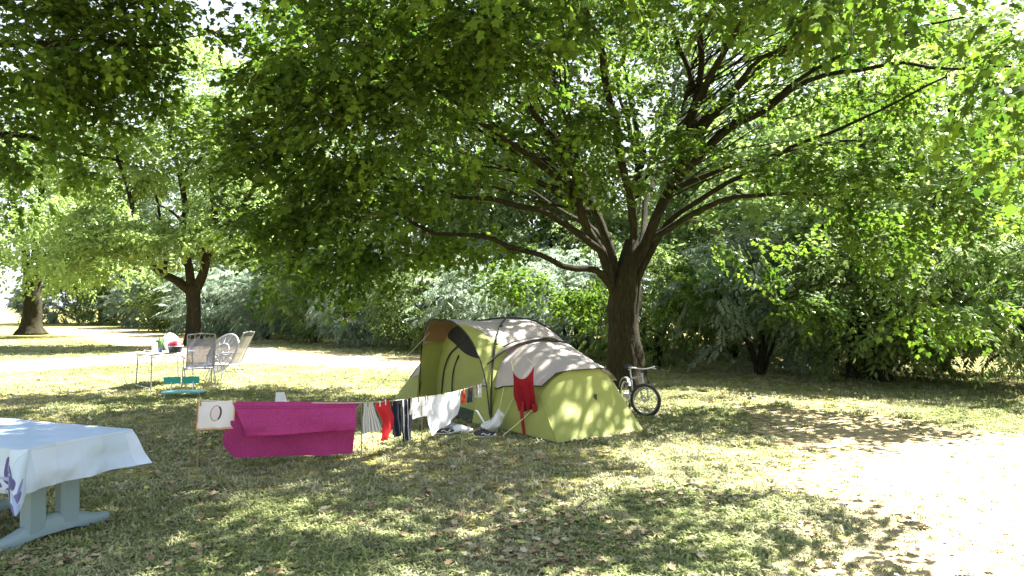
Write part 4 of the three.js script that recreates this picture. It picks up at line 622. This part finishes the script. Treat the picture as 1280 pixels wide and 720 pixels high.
// ---------------------------------------------------------------- bicycle
{
  const R = 0.245, rear = V(0, R, 0), front = V(0.84, R, 0);
  const b0 = W(1.79, 0, 12.1), b1 = W(1.95, 0, 11.3), dir = b1.clone().sub(b0), t = thing('bicycle', 'small silver bicycle parked between the tent pod and the maple trunk', 'bicycle', b0, Math.atan2(-dir.z, dir.x));
  function wheel(c, steer, tyreMat) {
    const w = new THREE.Group(); w.name = 'wheel'; w.position.copy(c); w.rotation.y = steer; t.add(w);
    part('tyre', new THREE.TorusGeometry(R - 0.022, 0.024, 10, 40), tyreMat, w); part('rim', new THREE.TorusGeometry(R - 0.052, 0.012, 8, 40), M.steel, w);
    part('hub', new THREE.CylinderGeometry(0.02, 0.02, 0.09, 12).rotateX(Math.PI / 2), M.steel, w);
    part('spokes', Array.from({ length: 20 }, (_, i) => { const a = i / 20 * 2 * Math.PI; return bar(V(Math.cos(a + 0.3) * 0.02, Math.sin(a + 0.3) * 0.02, i % 2 ? 0.03 : -0.03), V(Math.cos(a) * (R - 0.055), Math.sin(a) * (R - 0.055), 0), 0.0022, 3); }), M.steel, w);
    return w;
  }
  wheel(rear, 0.05, M.rubber); wheel(front, 0.75, M.rubber);
  const bb = V(0.34, 0.22, 0), seat = V(0.22, 0.56, 0), head = V(0.70, 0.60, 0), headLow = V(0.735, 0.47, 0);
  const pipe = (n, pts, r, m = M.silver) => part(n, tube(pts, r, 8), m, t);
  pipe('top_tube', [seat.clone().lerp(bb, 0.15), head.clone().lerp(headLow, 0.15)], 0.016); pipe('down_tube', [bb, headLow], 0.02); pipe('seat_tube', [bb, seat], 0.016); pipe('head_tube', [head.clone().add(V(-0.008, 0.03, 0)), headLow.clone().add(V(0.006, -0.02, 0))], 0.021);
  for (const z of [-0.05, 0.05]) { pipe('chain_stay', [bb, V(0.02, R, z)], 0.009); pipe('seat_stay', [seat.clone().lerp(bb, 0.1), V(0.0, R, z)], 0.008); pipe('fork_blade', [headLow.clone().add(V(0.01, -0.03, 0)), V(0.79, 0.38, z), V(0.84, R, z)], 0.011, M.silver); }
  pipe('seat_post', [seat, V(0.20, 0.66, 0)], 0.012, M.steel); pipe('stem', [head, V(0.685, 0.68, 0), V(0.74, 0.70, 0)], 0.013, M.black);
  const hb = part('handlebar', tube(curve([V(0.66, 0.72, -0.24), V(0.70, 0.72, -0.18), V(0.74, 0.70, -0.06), V(0.74, 0.70, 0.06), V(0.70, 0.72, 0.18), V(0.66, 0.72, 0.24)], 20), 0.011, 8), M.steel, t);
  for (const z of [-1, 1]) part('grip', bar(V(0.695, 0.72, 0.17 * z), V(0.655, 0.72, 0.26 * z), 0.016, 8), M.black, t);
  for (const z of [-1, 1]) part('brake_lever', bar(V(0.72, 0.71, 0.14 * z), V(0.71, 0.685, 0.22 * z), 0.006, 5), M.steel, t);
  part('saddle', sheet(16, 12, (u, v) => { const a = v * 2 * Math.PI, w = lerp(0.075, 0.02, smooth(0.1, 0.7, u)) * Math.pow(Math.max(0.02, Math.sin(Math.PI * clamp(u, 0.02, 0.98))), 0.25); return V(0.08 + u * 0.25, 0.68 + 0.025 * Math.sin(a) + 0.015 * (1 - u), w * Math.cos(a)); }), M.black, t);
  part('chainring', new THREE.TorusGeometry(0.075, 0.007, 6, 28).translate(0.34, 0.22, 0.05), M.steel, t); part('crank', [bar(V(0.34, 0.22, 0.06), V(0.44, 0.12, 0.07), 0.01), bar(V(0.34, 0.22, -0.06), V(0.24, 0.32, -0.07), 0.01)], M.steel, t);
  for (const [x, y, z] of [[0.44, 0.12, 0.11], [0.24, 0.32, -0.11]]) part('pedal', at(box(0.08, 0.02, 0.08, 0.004), x, y, z), M.black, t);
  part('kickstand', bar(V(0.30, 0.2, 0.04), V(0.24, 0.0, 0.2), 0.009), M.steel, t);
  part('chain_guard', at(box(0.3, 0.06, 0.012, 0.005), 0.2, 0.235, 0.062), std([0.5, 0.5, 0.55], 0.5), t);
  const fender = (c, a0, a1, s) => part('mudguard', sheet(16, 3, (u, v) => { const a = lerp(a0, a1, u), r = R + 0.02; return V(c.x + Math.cos(a) * r, c.y + Math.sin(a) * r, (v - 0.5) * 0.055); }), std([0.45, 0.45, 0.5], 0.4, { side: THREE.DoubleSide }), t);
  fender(rear, 0.6, 2.9);
}

// ---------------------------------------------------------------- table in the foreground with its cloth
{
  const u = V(0.38, 0, -0.925).normalize(), w = V(-0.925, 0, -0.38).normalize(), K1 = W(-3.2, 0.72, 5.0), WD = 0.88, LN = 1.55;
  const base = K1.clone().setY(0).add(u.clone().multiplyScalar(WD / 2)).add(w.clone().multiplyScalar(LN / 2));
  const Q = (a, b, h) => V(0, h, 0).add(K1.clone().setY(0)).add(u.clone().multiplyScalar(a)).add(w.clone().multiplyScalar(b)).sub(base);   // a across, b along
  const t = thing('garden_table', 'pale teal plastic garden table with pedestal legs under a cloth', 'table', base), turn = Math.atan2(-w.z, w.x);
  part('tabletop', box(LN - 0.01, 0.03, WD - 0.01, 0.01).rotateY(turn).translate(0, 0.70, 0), M.plasticTeal, t);
  const arm = (pts, r) => { const g = tube(pts, r, 4); return g; };
  for (const b of [0.27, LN - 0.27]) {
    part('foot', sheet(24, 16, (k, v) => { const a = v * 2 * Math.PI, s = lerp(-0.02, WD + 0.02, k), e = Math.pow(Math.sin(Math.PI * clamp(k, 0.015, 0.985)), 0.3), hgt = 0.045 + 0.085 * Math.pow(Math.sin(Math.PI * clamp(k, 0.12, 0.88)), 1.5), top = Math.sin(a) > 0; return Q(s, b + 0.055 * Math.cos(a) * e, top ? 0.02 + (hgt) * Math.sin(a) * e + 0.03 : 0.004 + (Math.abs(k - 0.5) < 0.34 ? 0.05 * (1 - Math.pow(Math.abs(k - 0.5) / 0.34, 2)) : 0)); }), M.plasticTeal, t);
    for (const a of [0.30, 0.56]) part('leg', box(0.10, 0.62, 0.15, 0.02).rotateY(turn).translate(Q(a, b, 0).x, 0.39, Q(a, b, 0).z), M.plasticTeal, t);
    part('stretcher', box(0.06, 0.08, 0.16, 0.012).rotateY(turn).translate(Q(0.43, b, 0).x, 0.62, Q(0.43, b, 0).z), M.plasticTeal, t);
  }
  const print = canvasTex(1024, 1024, (x, W2, H2) => {         // pale blue cloth, printed squares, violet leaf border along one side
    const r = rng(66); x.fillStyle = '#c8d3de'; x.fillRect(0, 0, W2, H2);
    for (let i = 0; i < 8; i++) for (let j = 0; j < 8; j++) { const k = (i * 5 + j * 3) % 4; x.fillStyle = ['#bfccd9', '#c2cddd', '#c6d0de', '#bac8d6'][k]; x.fillRect(i * 128, j * 128, 128, 128); x.strokeStyle = 'rgba(150,168,188,0.28)'; x.lineWidth = 2; x.strokeRect(i * 128, j * 128, 128, 128); }
    for (let k = 0; k < 5000; k++) { const g = 190 + r() * 50 | 0; x.fillStyle = `rgba(${g - 12},${g - 2},${g},0.18)`; x.fillRect(r() * W2, r() * H2, 30 * r(), 1); }
    for (let k = 0; k < 190; k++) { const y = 20 + r() * 125, px = r() * W2, a = r() * 3; x.fillStyle = ['#66658f', '#7f7fb0', '#9aa9cc', '#565480'][k % 4]; x.beginPath(); x.ellipse(px, y, 26 + r() * 20, 8 + r() * 6, a, 0, 6.3); x.fill(); }
    x.fillStyle = '#bfb6d6'; x.fillRect(0, 8, W2, 8);
  });
  const cm = cloth([0.80, 0.84, 0.94], { map: print, roughness: 0.75, specularIntensity: 0.4, transmission: 0.12 });
  const tc = thing('tablecloth', 'pale blue printed tablecloth draped over the garden table', 'tablecloth', V(base.x, 0, base.z));
  const H = 0.725, OV = 0.285, uvf = (a, b) => [(b + OV) / (LN + 2 * OV), (WD + OV - a) / (WD + 2 * OV)];
  const rip = (s, v, k) => v * (0.022 * Math.sin(s * 15 + k + 2 * noise(s * 3, k)) + 0.04 * noise(s * 4 + k, v * 2, k) + 0.015 * noise(s * 13, v * 3, k));
  part('top', sheet(30, 40, (p, q) => { const a = lerp(0, WD, p), b = lerp(0, LN, q); return Q(a, b, H + 0.003 * noise(a * 5, b * 5)); }, (p, q) => uvf(p * WD, q * LN)), cm, tc);
  const side = (n, f, uvg) => part('drape', sheet(n, 16, f, uvg), cm, tc);
  // end facing the lawn (b = 0), with both corners flaring out
  side(40, (p, v) => { const a = lerp(0, WD, p), fl = 0.06 * v * (Math.pow(p, 6)) , o = 0.02 * v + 0.015 * Math.sin(v * 2) + rip(a, v, 1) + 0.07 * v * Math.pow(p, 8); return Q(a + fl, -o, H - OV * v + 0.03 * v * p); }, (p, v) => uvf(p * WD, -OV * v));
  side(40, (p, v) => { const b = lerp(0, LN, p), o = 0.02 * v + rip(b, v, 5) + 0.03 * v * Math.pow(1 - p, 8); return Q(-o, b - 0.03 * v * Math.pow(1 - p, 8), H - OV * v * 1.0); }, (p, v) => uvf(-OV * v, p * LN));
  side(40, (p, v) => { const b = lerp(0, LN, p), o = 0.02 * v + rip(b, v, 9) + 0.06 * v * Math.pow(1 - p, 10); return Q(WD + o, b - 0.07 * v * Math.pow(1 - p, 10), H - OV * v + 0.03 * v * Math.pow(1 - p, 10)); }, (p, v) => uvf(WD + OV * v, p * LN));
  side(30, (p, v) => { const a = lerp(0, WD, p); return Q(a, LN + 0.02 * v + rip(a, v, 13), H - OV * v); }, (p, v) => uvf(p * WD, LN + OV * v));
  // hanging corner folds
  side(14, (p, v) => { const o = 0.16 * v * Math.sin(Math.PI * p), a = -0.02 * v - o * 0.6, b = -0.02 * v - o * 0.75 + 0.0 * p; return Q(a + (p - 0.5) * 0.07, b + (0.5 - p) * 0.07, H - (OV + 0.10 * Math.sin(Math.PI * p)) * v); }, (p, v) => uvf(-OV * v * (1 - p), -OV * v * p));
}

// ---------------------------------------------------------------- camp table, chairs, teal bench
{
  const c = [W(-6.9, 0, 14.7), W(-7.5, 0, 15.35), W(-7.2, 0, 16.6), W(-6.6, 0, 15.95)], base = c[0].clone().add(c[2]).multiplyScalar(0.5), H = 0.66;
  const t = thing('camp_table', 'white folding camp table with thin metal legs on the grass', 'table', base);
  const s = new THREE.Shape(c.map((p) => { const q = p.clone().sub(base); return new THREE.Vector2(q.x * 1.04, -q.z * 1.04); }));
  part('tabletop', new THREE.ExtrudeGeometry(s, { depth: 0.02, bevelEnabled: true, bevelSize: 0.006, bevelThickness: 0.006, bevelSegments: 1 }).rotateX(-Math.PI / 2).translate(0, H, 0), std([0.48, 0.48, 0.52], 0.5), t);
  const L = (p, h) => p.clone().sub(base).setY(h);
  for (const p of c) part('leg', bar(L(p, 0), L(p.clone().lerp(base, 0.06), H), 0.014, 8), M.greyTube, t);
  for (const [a, b] of [[0, 1], [2, 3]]) { part('floor_bar', bar(L(c[a], 0.03), L(c[b], 0.03), 0.012, 6), M.steel, t); part('brace', bar(L(c[a], H * 0.75), L(c[b], H * 0.97), 0.008, 6), M.steel, t); }
  part('apron', [bar(L(c[0], H - 0.04), L(c[3], H - 0.04), 0.012, 6), bar(L(c[1], H - 0.04), L(c[2], H - 0.04), 0.012, 6), bar(L(c[0], H - 0.04), L(c[1], H - 0.04), 0.012, 6)], M.steel, t);
  for (const [a, b] of [[0, 3], [3, 0]]) part('diagonal_strut', bar(L(c[a].clone().lerp(base, 0.05), H * 0.62), L(c[a].clone().lerp(c[b], 0.28), H - 0.03), 0.007, 5), M.steel, t);
  const top = H + 0.026;
  const lathe = (pts, n = 24) => new THREE.LatheGeometry(pts.map(([x, y]) => new THREE.Vector2(x, y)), n);
  const on = (x, y, d) => { const p = P(x, y, d); p.y = top; return p; };
  const pot = thing('cooking_pot', 'dark cooking pot with a red domed lid on the camp table', 'pot', on(219, 443, 15.3));
  part('pot_body', lathe([[0.001, 0], [0.10, 0], [0.125, 0.02], [0.14, 0.12], [0.148, 0.125], [0.135, 0.125], [0.12, 0.02], [0.001, 0.015]]), std([0.035, 0.05, 0.06], 0.35), pot);
  part('lid', lathe([[0.148, 0.127], [0.145, 0.15], [0.12, 0.19], [0.08, 0.215], [0.03, 0.225], [0.001, 0.227]]), std([0.5, 0.02, 0.035], 0.35), pot); part('rim', new THREE.TorusGeometry(0.148, 0.008, 6, 30).rotateX(Math.PI / 2).translate(0, 0.127, 0), std([0.7, 0.68, 0.68], 0.4), pot);
  const bagAt = (name, label, p, w, h, dp, col, seed) => { const b = thing(name, label, 'bag', p); part('bag', sheet(30, 18, (u, v) => { const a = u * 2 * Math.PI, k = 1 + 0.28 * fbm(Math.cos(a) * 1.5 + seed, Math.sin(a) * 1.5, v * 2), prof = v < 0.75 ? 1 - 0.1 * v : lerp(0.93, 0.02, (v - 0.75) / 0.25); return V(Math.cos(a) * w * k * prof, v * h * (1 + 0.12 * noise(a, v * 2, seed)), Math.sin(a) * dp * k * prof); }), cloth(col, { transmission: 0.25 }), b); return b; };
  bagAt('shopping_bag', 'white and pale green shopping bag standing behind the red lidded pot', on(213, 432, 16), 0.17, 0.36, 0.12, [0.62, 0.68, 0.56], 2);
  bagAt('green_bag', 'dark green bag next to the pale shopping bag', on(200, 434, 15.9), 0.09, 0.26, 0.08, [0.10, 0.17, 0.06], 5);
  const bx = thing('carton', 'small grey carton standing on the camp table', 'carton', on(193, 438, 15.5), 0.4); part('carton_body', at(box(0.11, 0.17, 0.08, 0.004), 0, 0.085, 0), std([0.5, 0.5, 0.54], 0.7), bx); part('flap', at(box(0.11, 0.004, 0.03, 0.001).rotateX(0.5), 0, 0.175, 0.04), std([0.45, 0.45, 0.5], 0.7), bx);
  const mg = thing('mug', 'dark blue mug next to the pot on the camp table', 'mug', on(200, 441, 15.25)); part('cup', lathe([[0.001, 0], [0.035, 0], [0.04, 0.09], [0.036, 0.09], [0.032, 0.006], [0.001, 0.006]]), std([0.12, 0.14, 0.26], 0.4), mg); part('handle', new THREE.TorusGeometry(0.026, 0.006, 6, 16).translate(0.055, 0.045, 0), std([0.12, 0.14, 0.26], 0.4), mg);
  const bw = thing('bowl', 'shallow brown bowl by the table edge', 'bowl', on(186, 441, 15.35)); part('dish', lathe([[0.001, 0], [0.06, 0], [0.10, 0.04], [0.095, 0.042], [0.055, 0.008], [0.001, 0.006]]), std([0.32, 0.26, 0.2], 0.5), bw); part('foot_ring', new THREE.TorusGeometry(0.058, 0.006, 6, 24).rotateX(Math.PI / 2).translate(0, 0.005, 0), std([0.28, 0.22, 0.17], 0.5), bw);
}
function recliner(label, pos, turn, frame, fabric, lean) {     // high-backed mesh garden chair, x forward
  const t = thing('garden_chair', label, 'chair', pos, turn, 'garden chairs by the camp table'), w = 0.27;
  const pipe = (n, pts, r = 0.012) => part(n, tube(curve(pts, 14), r, 6), frame, t);
  const bk = (k) => V(-0.20 - lean * k, 0.40 + 0.66 * k, 0);
  for (const s of [-1, 1]) {
    pipe('leg', [V(0.24, 0, s * w), V(0.16, 0.3, s * w), V(0.02, 0.60, s * w)]); pipe('leg', [V(-0.32, 0, s * w), V(-0.18, 0.25, s * w), V(0.05, 0.52, s * w)]);
    pipe('armrest', [V(0.26, 0.60, s * (w + 0.02)), V(0.0, 0.62, s * (w + 0.02)), V(-0.22, 0.60, s * (w + 0.01))], 0.016); pipe('back_rail', [V(0.0, 0.40, s * w * 0.93), V(-0.18, 0.41, s * w * 0.93), bk(0.4).setZ(s * w * 0.93), bk(1).setZ(s * w * 0.93)]);
    pipe('seat_rail', [V(0.27, 0.41, s * w * 0.93), V(0, 0.40, s * w * 0.93), V(-0.2, 0.40, s * w * 0.93)]);
  }
  pipe('top_bar', [bk(1).setZ(-w * 0.93), bk(1.03), bk(1).setZ(w * 0.93)]); pipe('front_bar', [V(0.27, 0.41, -w * 0.93), V(0.275, 0.41, 0), V(0.27, 0.41, w * 0.93)]); pipe('rear_bar', [V(-0.24, 0.40, -w), V(-0.25, 0.40, 0), V(-0.24, 0.40, w)]);
  part('seat', sheet(10, 10, (u, v) => V(lerp(0.26, -0.19, u), 0.405 - 0.02 * Math.sin(Math.PI * v) * Math.sin(Math.PI * u), lerp(-w * 0.9, w * 0.9, v))), fabric, t);
  part('backrest', sheet(10, 14, (u, v) => bk(lerp(0.03, 0.88, u)).add(V(-0.02 * Math.sin(Math.PI * v), 0, lerp(-w * 0.9, w * 0.9, v)))), fabric, t);
  for (let k = 0; k < 6; k++) part('lacing', bar(bk(0.87).add(V(0, 0, lerp(-w * 0.8, w * 0.8, k / 5))), bk(1.01).add(V(0, 0, lerp(-w * 0.8, w * 0.8, k / 5) + 0.02)), 0.006, 4), frame, t);
  return t;
}
recliner('grey mesh garden chair with its high back against the teal bench', W(-6.15, 0, 15.1), 2.1, M.greyTube, M.textilene, 0.16);
recliner('pale garden chair with tilted back facing the camp table', W(-5.92, 0, 15.9), Math.PI - 0.1, std([0.33, 0.33, 0.38], 0.4), std([0.30, 0.30, 0.38], 0.55, { transmission: 0.6, thickness: 0, side: THREE.DoubleSide }), 0.30);
{ // round white folding chair behind them
  const b = W(-6.3, 0, 16.75), t = thing('round_chair', 'white round backed wicker chair behind the mesh chairs', 'chair', b, -0.5), wm = std([0.36, 0.36, 0.42], 0.6, { side: THREE.DoubleSide });
  const rim = (a, k = 1) => V(Math.cos(a) * 0.42 * k, 0.58 + Math.sin(a) * 0.40 * k, -0.22 * Math.sin(a) * k + 0.16 * (1 - k * k));
  part('rim', new THREE.TubeGeometry(new THREE.CatmullRomCurve3(Array.from({ length: 32 }, (_, i) => rim(i / 32 * 6.283)), true), 64, 0.018, 6, true), wm, t);
  part('inner_ring', new THREE.TubeGeometry(new THREE.CatmullRomCurve3(Array.from({ length: 32 }, (_, i) => rim(i / 32 * 6.283, 0.55).add(V(0, -0.02, -0.05))), true), 48, 0.012, 6, true), wm, t);
  for (let k = 0; k < 14; k++) { const a = k / 14 * 6.283; part('rib', tube([rim(a, 0.12).add(V(0, 0, -0.16)), rim(a, 0.55).add(V(0, -0.02, -0.05)), rim(a)], 0.010, 5), wm, t); }
  part('shell', sheet(32, 8, (u, v) => rim(u * 6.283, 0.06 + 0.9 * v).add(V(0, 0, -0.03 - 0.13 * (1 - v)))), std([0.32, 0.32, 0.38], 0.6, { transmission: 0.6, thickness: 0, side: THREE.DoubleSide }), t);
  for (const [x, z] of [[-0.28, -0.24], [0.28, -0.24], [-0.26, 0.26], [0.26, 0.26]]) part('leg', bar(V(x, 0, z), V(x * 0.6, 0.36, z * 0.5), 0.014, 6), wm, t);
}
{ // low teal bench
  const b = G(226, 496), t = thing('teal_bench', 'low teal folding bench with two back panels by the mesh chair', 'bench', b, 0.28), teal = std([0.02, 0.30, 0.25], 0.5), pale = std([0.22, 0.52, 0.50], 0.5);
  for (const x of [-0.16, 0.155]) part('back_panel', at(box(0.285, 0.125, 0.022, 0.01), x, 0.285, -0.12), teal, t);
  part('seat_board', sheet(20, 6, (u, v) => V(lerp(-0.3, 0.40, u), 0.10 + 0.02 * Math.sin(u * 3), lerp(-0.08, 0.20, v))), std([0.22, 0.52, 0.50], 0.5, { side: THREE.DoubleSide }), t); part('seat_edge', [at(box(0.70, 0.03, 0.02, 0.006), 0.05, 0.10, 0.20), at(box(0.70, 0.03, 0.02, 0.006), 0.05, 0.10, -0.08)], pale, t);
  for (const x of [-0.17, 0.19]) part('back_post', tube([V(x, 0.06, -0.05), V(x, 0.22, -0.11), V(x, 0.33, -0.14)], 0.012, 6), M.steel, t);
  for (const x of [-0.24, 0.33]) for (const z of [-0.06, 0.19]) part('leg', bar(V(x, 0, z * 1.1), V(x, 0.10, z), 0.012, 6), M.greyTube, t);
}

// ---------------------------------------------------------------- twigs fallen on the lawn
{
  const r = rng(91);
  [[965, 534, 0.5], [990, 541, 0.35], [1018, 537, 0.45], [940, 545, 0.3], [905, 556, 0.4], [560, 560, 0.3], [330, 598, 0.35], [720, 640, 0.4], [860, 612, 0.3], [460, 690, 0.3]].forEach(([x, y, l], i) => {
    const b = G(x, y), a = r() * 6.283, t = thing('fallen_twig', 'bare dry twig lying on the lawn', 'twig', b, a, 'dry twigs on the lawn');
    part('stem', tube(curve([V(-l / 2, 0.015, 0), V(-l * 0.1, 0.05, 0.03), V(l * 0.2, 0.03, -0.02), V(l / 2, 0.08, 0.02)], 10), 0.006, 5), M.twig, t);
    part('side_shoot', tube([V(-l * 0.05, 0.045, 0.02), V(l * 0.1, 0.10, 0.10), V(l * 0.18, 0.11, 0.17)], [0.004, 0.003, 0.002], 4), M.twig, t);
  });
}
//@@END
renderer.render(scene, camera);
